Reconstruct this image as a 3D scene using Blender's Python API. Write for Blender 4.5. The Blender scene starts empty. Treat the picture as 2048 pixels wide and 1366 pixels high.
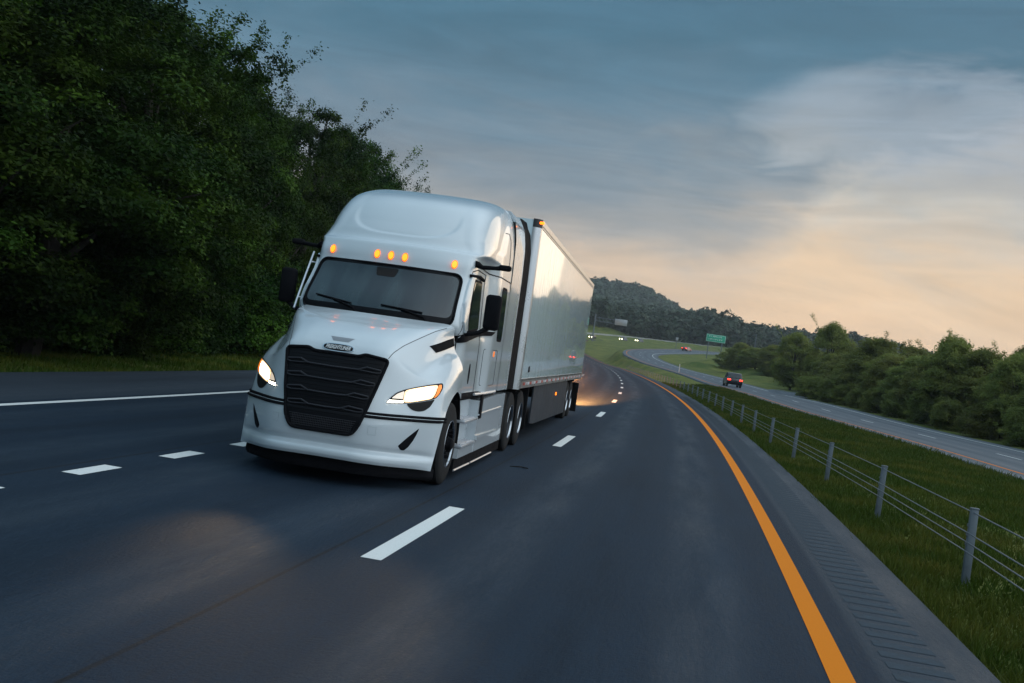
import bpy, bmesh, math, random
import numpy as np
from mathutils import Vector, Matrix
from mathutils.bvhtree import BVHTree

sc = bpy.context.scene
COL = sc.collection
rad = math.radians

# ------------------------------------------------------------------ camera
CAM_H = 1.82
cam = bpy.data.objects.new("camera", bpy.data.cameras.new("camera"))
COL.objects.link(cam)
cam.data.sensor_width = 36.0
cam.data.lens = 37.5
cam.data.clip_start = 0.1
cam.data.clip_end = 12000
cam.matrix_world = (Matrix.Translation((0, 0, CAM_H)) @ Matrix.Rotation(rad(90.16), 4, 'X') @ Matrix.Rotation(rad(8.0), 4, 'Z'))
sc.camera = cam
sc.render.resolution_x, sc.render.resolution_y = 1024, 683

# ------------------------------------------------------------------ view, sampling
sc.view_settings.view_transform = 'Standard'
sc.view_settings.look = 'None'
sc.view_settings.exposure = 0.0
sc.view_settings.gamma = 1.0
sc.render.engine = 'CYCLES'
sc.cycles.use_denoising = True
sc.cycles.max_bounces = 7
sc.cycles.diffuse_bounces = 5
sc.cycles.glossy_bounces = 3
sc.cycles.transmission_bounces = 2
sc.cycles.transparent_max_bounces = 4
sc.cycles.sample_clamp_indirect = 4.0
sc.cycles.volume_step_rate = 5


def srgb(r, g, b):
    f = lambda c: (c / 255 / 12.92) if c / 255 <= 0.04045 else ((c / 255 + 0.055) / 1.055) ** 2.4
    return (f(r), f(g), f(b), 1.0)


# ------------------------------------------------------------------ dusk sky
SUN_AZ, SUN_EL = 38.0, 3.0
world = bpy.data.worlds.new("World")
sc.world = world
world.use_nodes = True
wt = world.node_tree
wt.nodes.clear()


class NT:
    """small helper to write node trees"""
    def __init__(s, tree):
        s.t = tree

    def n(s, typ, **kw):
        nd = s.t.nodes.new(typ)
        for k, v in kw.items():
            setattr(nd, k, v)
        return nd

    def set(s, sock, v):
        if isinstance(v, bpy.types.NodeSocket):
            s.t.links.new(v, sock)
        elif v is not None:
            sock.default_value = v

    def math(s, op, a, b=None, c=None, clamp=False):
        nd = s.n('ShaderNodeMath', operation=op, use_clamp=clamp)
        s.set(nd.inputs[0], a)
        if b is not None: s.set(nd.inputs[1], b)
        if c is not None: s.set(nd.inputs[2], c)
        return nd.outputs[0]

    def mix(s, f, a, b, blend='MIX'):
        nd = s.n('ShaderNodeMix', data_type='RGBA', blend_type=blend)
        s.set(nd.inputs[0], f); s.set(nd.inputs[6], a); s.set(nd.inputs[7], b)
        return nd.outputs[2]

    def ramp(s, f, stops, interp='LINEAR'):
        nd = s.n('ShaderNodeValToRGB')
        cr = nd.color_ramp
        cr.interpolation = interp
        while len(cr.elements) < len(stops): cr.elements.new(0.5)
        for e, (p, c) in zip(cr.elements, stops):
            e.position = p
            e.color = c if len(c) == 4 else (*c, 1)
        s.set(nd.inputs[0], f)
        return nd.outputs[0]

    def noise(s, vec, scale, detail=4, rough=0.55, dist=0.0, dim='3D'):
        nd = s.n('ShaderNodeTexNoise', noise_dimensions=dim)
        if vec is not None: s.set(nd.inputs['Vector'], vec)
        nd.inputs['Scale'].default_value = scale
        nd.inputs['Detail'].default_value = detail
        nd.inputs['Roughness'].default_value = rough
        nd.inputs['Distortion'].default_value = dist
        return nd.outputs[0]

    def maprange(s, v, a, b, c=0.0, d=1.0, smooth=False):
        nd = s.n('ShaderNodeMapRange')
        if smooth: nd.interpolation_type = 'SMOOTHSTEP'
        s.set(nd.inputs[0], v)
        for i, x in enumerate((a, b, c, d)): nd.inputs[i + 1].default_value = x
        return nd.outputs[0]

    def scale(s, vec, sx, sy, sz, off=(0, 0, 0)):
        nd = s.n('ShaderNodeMapping')
        s.set(nd.inputs[0], vec)
        nd.inputs['Scale'].default_value = (sx, sy, sz)
        nd.inputs['Location'].default_value = off
        return nd.outputs[0]


w = NT(wt)
tc = w.n('ShaderNodeTexCoord')
sep = w.n('ShaderNodeSeparateXYZ')
wt.links.new(tc.outputs['Generated'], sep.inputs[0])
el = w.math('MULTIPLY', w.math('ARCSINE', sep.outputs[2]), 57.2958)            # elevation, degrees
az = w.math('MULTIPLY', w.math('ARCTAN2', sep.outputs[0], sep.outputs[1]), 57.2958)   # azimuth, degrees, 0 = along +Y
cv = w.scale(tc.outputs['Generated'], 1.0, 1.0, 3.2)
n_big = w.math('SUBTRACT', w.noise(cv, 3.2, 5, 0.55, 0.6), 0.5)
n_fine = w.math('SUBTRACT', w.noise(cv, 9.0, 5, 0.6, 1.2), 0.5)
el_w = w.math('ADD', el, w.math('ADD', w.math('MULTIPLY', n_big, 8.0), w.math('MULTIPLY', n_fine, 3.0)))


def eramp(e, stops, top=40.0):
    return w.ramp(w.math('DIVIDE', e, top), [(max(0, x / top), srgb(*c)) for x, c in stops])


dark = eramp(el_w, [(0, (214, 190, 164)), (3.5, (199, 180, 162)), (5.5, (172, 165, 160)), (7.5, (140, 146, 152)), (10, (117, 133, 147)),
                    (13.5, (92, 125, 146)), (17, (74, 115, 138)), (26, (68, 108, 134)), (40, (90, 122, 150))])
light = eramp(el_w, [(0, (236, 196, 150)), (3, (231, 196, 158)), (5.5, (224, 196, 164)), (7.5, (207, 192, 174)), (10, (188, 186, 180)),
                     (13.5, (165, 176, 187)), (17, (140, 158, 176)), (26, (112, 138, 162)), (40, (108, 138, 165))])
# upper edge of the bright opening in the cloud deck as a function of azimuth
bnd = w.ramp(w.maprange(az, -20, 40), [(0.0, (0.05,) * 3), (0.30, (0.13,) * 3), (0.417, (0.18,) * 3), (0.467, (0.215,) * 3), (0.533, (0.232,) * 3), (0.567, (0.25,) * 3), (0.592, (0.315,) * 3),
                                      (0.633, (0.365,) * 3), (0.733, (0.395,) * 3), (1.0, (0.35,) * 3)])
bnd = w.math('MULTIPLY', bnd, 40.0)
gap = w.math('SUBTRACT', bnd, w.math('ADD', el, w.math('ADD', w.math('MULTIPLY', n_big, 5.5), w.math('MULTIPLY', n_fine, 5.0))))
mask = w.maprange(w.math('DIVIDE', gap, w.maprange(az, 8, 16, 9.5, 2.2, True)), -0.9, 1.5, smooth=True)
# a tongue of lit cloud reaching left under the dark deck
ta = w.math('DIVIDE', w.math('SUBTRACT', w.math('ADD', az, w.math('MULTIPLY', n_fine, 11.0)), 18.5), 6.8)
te = w.math('DIVIDE', w.math('SUBTRACT', w.math('ADD', el, w.math('ADD', w.math('MULTIPLY', n_big, 4.0), w.math('MULTIPLY', n_fine, 3.0))), w.math('ADD', w.math('MULTIPLY', az, .12), 11.6)), 2.2)
td = w.math('ADD', w.math('MULTIPLY', ta, ta), w.math('MULTIPLY', te, te))
mask = w.math('MAXIMUM', mask, w.maprange(td, 2.3, 0.15, 0, .72, True))
skyc = w.mix(mask, dark, light)
# soft streaks inside the deck
stv = w.scale(tc.outputs['Generated'], 1.0, 1.0, 7.0)
streak = w.maprange(w.noise(stv, 4.2, 6, 0.6, 1.0), 0.3, 0.7, 0.86, 1.13)
# the haze box takes some of the low sky's light: give it back
streak = w.math('MULTIPLY', streak, w.maprange(el, 14, 1, 1.03, 1.22))
mul = w.n('ShaderNodeVectorMath', operation='SCALE')
w.set(mul.inputs[0], skyc); w.set(mul.inputs['Scale'], streak)
skyc = mul.outputs[0]
# overhead and behind the camera the deck is thinner: the bright part of the dusk sky
over = w.maprange(el, 22, 60, 0, 1, True)
back = w.maprange(sep.outputs[1], 0.35, -0.5, 0, 1, True)
east = w.math('MULTIPLY', w.maprange(az, 40, 72, 0, 1, True), w.maprange(az, 165, 130, 0, 1, True))
west = w.maprange(w.math('MULTIPLY', az, -1), 42, 70, 0, 1, True)
soft = w.maprange(w.math('MAXIMUM', w.math('MAXIMUM', over, back), w.math('MAXIMUM', east, west)), 0, 1)
# thinner cloud: cool behind and above, warmer and brighter towards the glow on the right
side = w.maprange(sep.outputs[0], -0.5, 0.8, 0, 1, True)
lift = w.n('ShaderNodeVectorMath', operation='SCALE')
w.set(lift.inputs[0], w.mix(side, (0.24, 0.41, 0.54, 1), (1.16, 1.33, 1.45, 1)))
w.set(lift.inputs['Scale'], w.math('MAXIMUM', w.maprange(el, 0, 42, 0.30, 1.2, True), w.math('MULTIPLY', side, 1.15)))
skyc = w.mix(soft, skyc, lift.outputs[0])
nish = w.n('ShaderNodeTexSky', sky_type='NISHITA')
nish.sun_disc = False
nish.sun_elevation = rad(SUN_EL)
nish.sun_rotation = rad(SUN_AZ)
bg1 = w.n('ShaderNodeBackground'); w.set(bg1.inputs[0], skyc); bg1.inputs[1].default_value = 1.0
bg2 = w.n('ShaderNodeBackground'); w.set(bg2.inputs[0], nish.outputs[0]); bg2.inputs[1].default_value = 0.006
add = w.n('ShaderNodeAddShader')
wt.links.new(bg1.outputs[0], add.inputs[0]); wt.links.new(bg2.outputs[0], add.inputs[1])
wo = w.n('ShaderNodeOutputWorld')
wt.links.new(add.outputs[0], wo.inputs[0])

# ------------------------------------------------------------------ sun, low behind the clouds on the right
sun = bpy.data.lights.new("sun", 'SUN')
sun.energy = 0.5
sun.angle = rad(40)
sun.color = (1.0, 0.80, 0.58)
so = bpy.data.objects.new("sun", sun)
COL.objects.link(so)
sd = Vector((math.sin(rad(SUN_AZ)) * math.cos(rad(SUN_EL + 5)), math.cos(rad(SUN_AZ)) * math.cos(rad(SUN_EL + 5)), math.sin(rad(SUN_EL + 5))))
so.rotation_euler = sd.to_track_quat('Z', 'Y').to_euler()


# ------------------------------------------------------------------ materials
def mat(name, col, rough=0.5, metal=0.0, spec=0.5, coat=0.0, var=0.0, vscale=6.0, bump=0.0, bscale=60.0, emit=None, estr=0.0):
    m = bpy.data.materials.new(name)
    m.use_nodes = True
    n = NT(m.node_tree)
    b = m.node_tree.nodes['Principled BSDF']
    tcn = n.n('ShaderNodeTexCoord')
    if len(col) == 3: col = (*col, 1)
    if var > 0:
        f = n.noise(tcn.outputs['Object'], vscale, 5, 0.6)
        lo = tuple(c * (1 - var) for c in col[:3]) + (1,)
        hi = tuple(min(1, c * (1 + var)) for c in col[:3]) + (1,)
        n.set(b.inputs['Base Color'], n.mix(n.maprange(f, 0.3, 0.7), lo, hi))
        n.set(b.inputs['Roughness'], n.maprange(f, 0.3, 0.7, rough * 0.85, min(1, rough * 1.2)))
    else:
        b.inputs['Base Color'].default_value = col
        b.inputs['Roughness'].default_value = rough
    b.inputs['Metallic'].default_value = metal
    b.inputs['Specular IOR Level'].default_value = spec
    b.inputs['Coat Weight'].default_value = coat
    b.inputs['Coat Roughness'].default_value = 0.035
    if bump > 0:
        bp = n.n('ShaderNodeBump')
        bp.inputs['Strength'].default_value = bump
        bp.inputs['Distance'].default_value = 0.02
        n.set(bp.inputs['Height'], n.noise(tcn.outputs['Object'], bscale, 4, 0.6))
        m.node_tree.links.new(bp.outputs[0], b.inputs['Normal'])
    if emit:
        b.inputs['Emission Color'].default_value = (*emit, 1)
        b.inputs['Emission Strength'].default_value = estr
    return m


M = {}
M['paint'] = mat('white_paint', (0.57, 0.615, 0.645), 0.26, coat=1.0)
M['black_plastic'] = mat('black_plastic', (0.009, 0.009, 0.011), 0.7, spec=0.04, var=0.2, vscale=9)
M['black_gloss'] = mat('black_gloss', (0.006, 0.006, 0.008), 0.38, spec=0.12, var=0.1)
M['grille_bar'] = mat('grille_bar', (0.030, 0.030, 0.036), 0.42, spec=0.25, var=0.1)
M['rubber'] = mat('rubber', (0.02, 0.02, 0.021), 0.85, spec=0.15, var=0.25, vscale=14, bump=0.2, bscale=90)
M['glass'] = mat('dark_glass', (0.004, 0.011, 0.018), 0.04, spec=0.75, var=0.0)
M['chrome'] = mat('chrome', (0.62, 0.62, 0.64), 0.18, metal=1.0, var=0.05)
M['alu'] = mat('aluminium', (0.50, 0.51, 0.53), 0.30, metal=0.9, var=0.08, vscale=3)
M['steel'] = mat('steel_grey', (0.05, 0.05, 0.055), 0.5, metal=0.3, spec=.25, var=0.2)
M['seam'] = mat('seam_dark', (0.02, 0.02, 0.022), 0.6)
M['chassis'] = mat('chassis_black', (0.008, 0.008, 0.009), 0.8, spec=0.1, var=0.3)
M['amber'] = mat('amber_lamp', (0.8, 0.30, 0.03), 0.25, emit=(1.0, 0.17, 0.006), estr=3.2)
M['amber_dim'] = mat('amber_lens', (0.75, 0.25, 0.03), 0.25, emit=(1.0, 0.20, 0.015), estr=0.8)
M['beam'] = mat('headlight_beam', (0.9, 0.9, 0.9), 0.2, emit=(1.0, 0.90, 0.70), estr=14.0)
M['beam_warm'] = mat('headlight_edge', (0.9, 0.8, 0.6), 0.2, emit=(1.0, 0.60, 0.25), estr=1.25)
M['beam_soft'] = mat('headlight_glow', (0.8, 0.8, 0.8), 0.2, emit=(1.0, 0.72, 0.42), estr=0.55)
M['lamp_house'] = mat('lamp_housing', (0.016, 0.015, 0.015), 0.5, spec=0.12)
M['red_lamp'] = mat('red_lamp', (0.6, 0.02, 0.01), 0.3, emit=(1.0, 0.03, 0.015), estr=6.0)
M['red_tape'] = mat('red_tape', (0.42, 0.07, 0.05), 0.4)
M['white_tape'] = mat('white_tape', (0.7, 0.7, 0.7), 0.4)
M['trailer_white'] = mat('trailer_skin', (0.80, 0.93, 0.98), 0.11, metal=0.1, coat=1.0, var=0.02, vscale=0.7)
M['skirt'] = mat('trailer_skirt', (0.035, 0.042, 0.052), 0.5, spec=0.10, var=0.15, vscale=2)
M['silver'] = mat('silver_trim', (0.60, 0.62, 0.66), 0.3, metal=0.6, var=0.06)


# ------------------------------------------------------------------ mesh helpers
class MB:
    """collects shapes and links them as ONE mesh object"""
    def __init__(s):
        s.v = []; s.f = []

    def add(s, vs, fs):
        o = len(s.v)
        s.v += [tuple(map(float, p)) for p in vs]
        s.f += [tuple(i + o for i in f) for f in fs]

    def box(s, c, d, rz=0.0, taper=1.0, bev=0.0):
        x, y, z = d[0] / 2, d[1] / 2, d[2] / 2
        if bev > 0:
            bm = bmesh.new()
            bmesh.ops.create_cube(bm, size=1)
            bmesh.ops.scale(bm, vec=d, verts=bm.verts)
            bmesh.ops.bevel(bm, geom=bm.edges[:], offset=bev, segments=2, affect='EDGES', profile=0.5)
            bm.verts.index_update()
            vs = [v.co.copy() for v in bm.verts]; fs = [[v.index for v in f.verts] for f in bm.faces]
            bm.free()
            if taper != 1.0: vs = [Vector((p.x * (taper if p.z > 0 else 1), p.y * (taper if p.z > 0 else 1), p.z)) for p in vs]
        else:
            vs = [Vector((a * x * (taper if k > 0 else 1), b * y * (taper if k > 0 else 1), k * z)) for k in (-1, 1) for b in (-1, 1) for a in (-1, 1)]
            fs = [(0, 2, 3, 1), (4, 5, 7, 6), (0, 1, 5, 4), (2, 6, 7, 3), (0, 4, 6, 2), (1, 3, 7, 5)]
        cz, sz = math.cos(rz), math.sin(rz)
        s.add([(c[0] + p.x * cz - p.y * sz, c[1] + p.x * sz + p.y * cz, c[2] + p.z) for p in vs], fs)
        return s

    def tube(s, pts, r, n=8, closed=False, flat=1.0):
        pts = [Vector(p) for p in pts]
        rs = r if hasattr(r, '__len__') else [r] * len(pts)
        vs = []; N = len(pts)
        for i, p in enumerate(pts):
            if closed: t = pts[(i + 1) % N] - pts[i - 1]
            else: t = pts[min(i + 1, N - 1)] - pts[max(i - 1, 0)]
            t.normalize()
            up = Vector((0, 0, 1)) if abs(t.z) < 0.9 else Vector((0, 1, 0))
            a = t.cross(up).normalized(); b = a.cross(t).normalized()
            for k in range(n):
                an = 2 * math.pi * k / n
                vs.append(p + a * (math.cos(an) * rs[i]) + b * (math.sin(an) * rs[i] * flat))
        fs = []
        for i in range(N if closed else N - 1):
            j = (i + 1) % N
            for k in range(n):
                l = (k + 1) % n
                fs.append((i * n + k, i * n + l, j * n + l, j * n + k))
        if not closed:
            fs.append(tuple(range(n))[::-1]); fs.append(tuple((N - 1) * n + k for k in range(n)))
        s.add(vs, fs)
        return s

    def lathe_x(s, prof, c=(0, 0, 0), n=40):
        """profile [(x, r)] turned about the X axis"""
        vs = []; m = len(prof)
        for k in range(n):
            a = 2 * math.pi * k / n
            for x, r in prof: vs.append((c[0] + x, c[1] + r * math.cos(a), c[2] + r * math.sin(a)))
        fs = []
        for k in range(n):
            l = (k + 1) % n
            for i in range(m - 1): fs.append((k * m + i, k * m + i + 1, l * m + i + 1, l * m + i))
        s.add(vs, fs)
        return s

    def prism(s, poly, axis, a0, a1):
        """2D polygon extruded along an axis: 'x' -> (y,z), 'y' -> (x,z), 'z' -> (x,y)"""
        def p3(p, a): return {'x': (a, p[0], p[1]), 'y': (p[0], a, p[1]), 'z': (p[0], p[1], a)}[axis]
        n = len(poly)
        s.add([p3(p, a0) for p in poly] + [p3(p, a1) for p in poly],
              [tuple(range(n))[::-1], tuple(range(n, 2 * n))] + [(i, (i + 1) % n, n + (i + 1) % n, n + i) for i in range(n)])
        return s

    def grid(s, G):
        G = np.asarray(G); a, b = G.shape[:2]
        s.add(G.reshape(-1, 3), [(i * b + j, i * b + j + 1, (i + 1) * b + j + 1, (i + 1) * b + j) for i in range(a - 1) for j in range(b - 1)])
        return s

    def mesh(s, name, smooth=True, angle=32):
        me = bpy.data.meshes.new(name)
        me.from_pydata(s.v, [], s.f)
        bm = bmesh.new(); bm.from_mesh(me)
        bmesh.ops.recalc_face_normals(bm, faces=bm.faces[:])
        bm.to_mesh(me); bm.free()
        if smooth:
            me.shade_smooth()
            me.set_sharp_from_angle(angle=rad(angle))
        me.update()
        return me

    def build(s, name, m, parent=None, smooth=True, angle=32):
        o = bpy.data.objects.new(name, s.mesh(name, smooth, angle))
        o.data.materials.append(m)
        COL.objects.link(o)
        if parent: o.parent = parent
        return o

    def bvh(s):
        return BVHTree.FromPolygons([Vector(v) for v in s.v], s.f)


def tag(o, label=None, cat=None, group=None, kind=None):
    if label: o['label'] = label
    if cat: o['category'] = cat
    if group: o['group'] = group
    if kind: o['kind'] = kind
    return o


def empty(name, loc, rz=0.0):
    o = bpy.data.objects.new(name, None)
    o.empty_display_size = 0.3
    COL.objects.link(o)
    o.location = loc; o.rotation_euler = (0, 0, rz)
    return o


def copy_tree(o, parent=None):
    c = o.copy(); COL.objects.link(c)
    c.parent = parent
    for ch in list(o.children): copy_tree(ch, c)
    return c


def round_poly(pts, r, n=5):
    out = []; N = len(pts)
    rs = r if hasattr(r, '__len__') else [r] * N
    for i in range(N):
        p = np.array(pts[i], float); a = np.array(pts[i - 1], float) - p; b = np.array(pts[(i + 1) % N], float) - p
        la, lb = np.linalg.norm(a), np.linalg.norm(b)
        rr = min(rs[i], la * 0.45, lb * 0.45)
        if rr < 1e-4: out.append(tuple(p)); continue
        A = p + a / la * rr; B = p + b / lb * rr
        for k in range(n + 1):
            t = k / n
            out.append(tuple((1 - t) ** 2 * A + 2 * t * (1 - t) * p + t * t * B))
    return out


def mirror(poly):
    return [(-x, z) for x, z in poly][::-1]


def project(bvh, p, axis):
    """lay a 2D point on a body: 'y' from the front along +Y, 'x+'/'x-' from a side, 'z' from above"""
    if axis == 'y': o, d = Vector((p[0], -8, p[1])), Vector((0, 1, 0))
    elif axis == 'x+': o, d = Vector((8, p[0], p[1])), Vector((-1, 0, 0))
    elif axis == 'x-': o, d = Vector((-8, p[0], p[1])), Vector((1, 0, 0))
    else: o, d = Vector((p[0], p[1], 8)), Vector((0, 0, -1))
    h = bvh.ray_cast(o, d)
    if h[0] is None:
        q = {'y': Vector((p[0], -0.8, p[1])), 'x+': Vector((1.15, p[0], p[1])), 'x-': Vector((-1.15, p[0], p[1])), 'z': Vector((p[0], p[1], 1.8))}[axis]
        h = bvh.find_nearest(q)
        return h[0], h[1], d
    n = h[1]
    if n.dot(d) > 0: n = -n
    return h[0], n, d


def decal(name, poly, axis, bvh, off, thick, m, parent, res=0.05, angle=40):
    """a panel of real thickness laid on a body"""
    bm = bmesh.new()
    vs = [bm.verts.new((p[0], p[1], 0)) for p in poly]
    bm.faces.new(vs)
    P = np.array(poly); lo, hi = P.min(0), P.max(0)
    for ax in (0, 1):
        k = math.ceil((hi[ax] - lo[ax]) / res)
        for i in range(1, k):
            co = [0, 0, 0]; co[ax] = lo[ax] + (hi[ax] - lo[ax]) * i / k
            no = [0, 0, 0]; no[ax] = 1
            bmesh.ops.bisect_plane(bm, geom=bm.verts[:] + bm.edges[:] + bm.faces[:], plane_co=co, plane_no=no, dist=1e-5)
    bm.verts.index_update()
    vv, back = [], []
    for v in bm.verts:
        h, n, d = project(bvh, (v.co.x, v.co.y), axis)
        vv.append(h - d * off); back.append(h - d * (off - thick))
    n = len(vv)
    fs = [[v.index for v in f.verts] for f in bm.faces]
    rim = [(e.verts[0].index, e.verts[1].index) for e in bm.edges if len(e.link_faces) == 1]
    bm.free()
    b = MB()
    b.add(vv + back, fs + [[i + n for i in f][::-1] for f in fs] + [(i, j, j + n, i + n) for i, j in rim])
    return b.build(name, m, parent, angle=angle)


def on_line(pts, axis, bvh, off=0.0, sub=6, closed=False):
    out = []; N = len(pts)
    for i in range(N if closed else N - 1):
        a, b = np.array(pts[i]), np.array(pts[(i + 1) % N])
        for k in range(sub):
            out.append(a + (b - a) * k / sub)
    if not closed: out.append(np.array(pts[-1]))
    r = []
    for p in out:
        h, n, d = project(bvh, p, axis)
        r.append(h - d * off)
    return r


def catmull(P, t):
    """P (n,k) rows, t in [0, n-1]"""
    n = len(P)
    Q = np.concatenate([[2 * P[0] - P[1]], P, [2 * P[-1] - P[-2]]])
    i = np.clip(np.floor(t).astype(int), 0, n - 2); f = (t - i)
    f = f.reshape((-1,) + (1,) * (P.ndim - 1))
    p0, p1, p2, p3 = Q[i], Q[i + 1], Q[i + 2], Q[i + 3]
    return 0.5 * (2 * p1 + (p2 - p0) * f + (2 * p0 - 5 * p1 + 4 * p2 - p3) * f ** 2 + (3 * p1 - p0 - 3 * p2 + p3) * f ** 3)


def patch(net, ru, rv):
    """net (nv, nu, 3) -> smooth grid; the half net (x >= 0, first column on the axis) is mirrored first"""
    net = np.array(net, float)
    mir = net[:, :0:-1].copy(); mir[..., 0] *= -1
    full = np.concatenate([mir, net], 1)
    tv = np.linspace(0, full.shape[0] - 1, (full.shape[0] - 1) * rv + 1)
    tu = np.linspace(0, full.shape[1] - 1, (full.shape[1] - 1) * ru + 1)
    A = catmull(full, tv)
    return np.swapaxes(catmull(np.swapaxes(A, 0, 1), tu), 0, 1)


def pchip(xk, yk, x):
    xk, yk = np.array(xk, float), np.array(yk, float)
    h = np.diff(xk); d = np.diff(yk) / h
    m = np.zeros_like(yk)
    for i in range(1, len(xk) - 1):
        if d[i - 1] * d[i] > 0:
            w1, w2 = 2 * h[i] + h[i - 1], h[i] + 2 * h[i - 1]
            m[i] = (w1 + w2) / (w1 / d[i - 1] + w2 / d[i])
    m[0], m[-1] = d[0], d[-1]
    i = np.clip(np.searchsorted(xk, x) - 1, 0, len(h) - 1)
    t = (x - xk[i]) / h[i]
    return (yk[i] * (1 + 2 * t) * (1 - t) ** 2 + h[i] * m[i] * t * (1 - t) ** 2 + yk[i + 1] * t * t * (3 - 2 * t) + h[i] * m[i + 1] * t * t * (t - 1))




def tape_mat():
    m = mat('reflective_tape', (.6, .6, .6), .4)
    n = NT(m.node_tree); b = m.node_tree.nodes['Principled BSDF']
    sp = n.n('ShaderNodeSeparateXYZ'); m.node_tree.links.new(n.n('ShaderNodeTexCoord').outputs['Object'], sp.inputs[0])
    f = n.math('FRACT', n.math('DIVIDE', sp.outputs[1], .98))
    red = n.math('GREATER_THAN', f, .66)
    grey = n.math('LESS_THAN', f, .40)
    c = n.mix(red, (.55, .56, .57, 1), (.40, .065, .05, 1)); c = n.mix(grey, c, (.36, .37, .39, 1))
    n.set(b.inputs['Base Color'], c)
    return m


M['tape'] = tape_mat()
# =================================================================== roads as curves, terrain around them
def yx(d):      # x of the yellow edge line of our carriageway at distance d
    return 1.158 + 0.06 * d + 9.375 * (1 - np.exp(-d / 75.0))


near_d = np.concatenate([np.arange(-60, 0, 6), np.arange(0, 60, 2.5), np.arange(60, 231, 6)])
P_y = [(yx(d), d, 0.0) for d in near_d]
P_y += [(24.6, 262, .05), (25.2, 300, .45), (25.0, 335, 1.3), (24.0, 375, 2.8), (24.0, 415, 4.8), (29, 455, 7.2), (43, 492, 9.3), (68, 523, 11.2), (102, 546, 12.6), (150, 562, 14.0), (230, 580, 15.5)]
P_o = [(8.5, -60, 0), (11.0, -20, 0), (13.3, 5, 0), (15.5, 25, 0), (16.7, 34, 0), (18.1, 44, 0), (19.5, 57, 0), (20.7, 75, .08), (22.5, 100, .35), (25.0, 131, .48), (28.6, 170, .85), (30.5, 205, 1.25), (31.0, 245, 1.95),
       (31.0, 285, 3.5), (36.0, 322, 5.2), (47, 352, 6.8), (62, 378, 8.6), (82, 400, 9.8), (115, 420, 10.8), (190, 440, 12)]


def resample(P, step=2.0):
    P = np.array(P, float)
    t = np.linspace(0, len(P) - 1, len(P) * 30)
    C = catmull(P, t)
    s = np.concatenate([[0], np.cumsum(np.linalg.norm(np.diff(C[:, :2], axis=0), axis=1))])
    q = np.arange(0, s[-1], step)
    return np.stack([np.interp(q, s, C[:, k]) for k in range(3)], 1), q


RY, SY = resample(P_y)
RO, SO = resample(P_o)


def frame(C):
    T = np.gradient(C[:, :2], axis=0); T /= np.linalg.norm(T, axis=1)[:, None]
    return np.stack([T[:, 1], -T[:, 0]], 1)          # unit vector to the right


NY, NO = frame(RY), frame(RO)
for k in range(8):                                   # keep the sideways vectors steady through the bends
    NY[1:-1] = (NY[:-2] + NY[1:-1] + NY[2:]) / 3; NO[1:-1] = (NO[:-2] + NO[1:-1] + NO[2:]) / 3
NY /= np.linalg.norm(NY, axis=1)[:, None]; NO /= np.linalg.norm(NO, axis=1)[:, None]


def bank(C):     # the far bends lean into the curve
    return np.interp(C[:, 1], [0, 280, 360, 460, 600], [0, 0, -.05, -.13, -.13])


BY, BO = bank(RY), bank(RO)


def off_pt(C, N, B, i, t, dz=0.0):
    return (C[i, 0] + N[i, 0] * t, C[i, 1] + N[i, 1] * t, C[i, 2] + B[i] * t + dz)


def ribbon(C, N, B, ts, i0, i1, dz, mb=None, step=1):
    mb = mb or MB()
    idx = list(range(i0, i1, step))
    dzs = dz if hasattr(dz, '__len__') else [dz] * len(ts)
    mb.grid([[off_pt(C, N, B, i, t, z) for t, z in zip(ts, dzs)] for i in idx])
    return mb


def uv_build(mb, name, m, idx, ts, S, parent=None):
    o = mb.build(name, m, parent, smooth=True, angle=60)
    return o


# terrain height: inverse distance blend of road heights, hills behind
ctrl = []
for C, N, B, tl in ((RY, NY, BY, (-13.5, -7, 0, 1.2)), (RO, NO, BO, (-1, 4, 9))):
    for i in range(0, len(C), 3):
        for t in tl: ctrl.append(off_pt(C, N, B, i, t))
ctrl += [(-60, y, 1.5) for y in range(-60, 200, 30)] + [(-150, y, 6) for y in range(-60, 300, 40)]
ctrl += [(70, y, 0.5 + max(0, y - 80) * .015) for y in range(-60, 260, 30)] + [(160, y, 2 + max(0, y - 80) * .02) for y in range(-60, 330, 40)]
ctrl += [(50, 205, 2.5), (56, 235, 3.9), (66, 255, 4.7), (80, 275, 5.2), (45, 260, 4.0), (60, 300, 5.6)]
ctrl += [(-30, 320, 4), (-60, 400, 8), (-20, 520, 13), (40, 600, 17), (120, 640, 20), (230, 660, 20), (400, 600, 18), (400, 300, 8), (-300, 600, 20), (-200, 300, 10)]
CT = np.array(ctrl)


def hill(x, y):
    # wooded ridge far behind the trailer, falling away to the right
    r = 82 * np.exp(-((y - 1400) / 330) ** 2) * (1 / (1 + np.exp((x - 192) / 11)))
    r += 20 * np.exp(-((y - 900) / 200) ** 2) * (1 / (1 + np.exp((x - 330) / 70)))
    return r


def terrain(x, y):
    x = np.atleast_1d(np.asarray(x, float)); y = np.atleast_1d(np.asarray(y, float))
    out = np.zeros_like(x)
    for a in range(0, len(x), 2000):
        dx = x[a:a + 2000, None] - CT[None, :, 0]; dy = y[a:a + 2000, None] - CT[None, :, 1]
        d2 = dx * dx + dy * dy + 1.5
        ww = d2 ** -2.0
        out[a:a + 2000] = (ww * CT[None, :, 2]).sum(1) / ww.sum(1)
    return out + hill(x, y)


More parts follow.
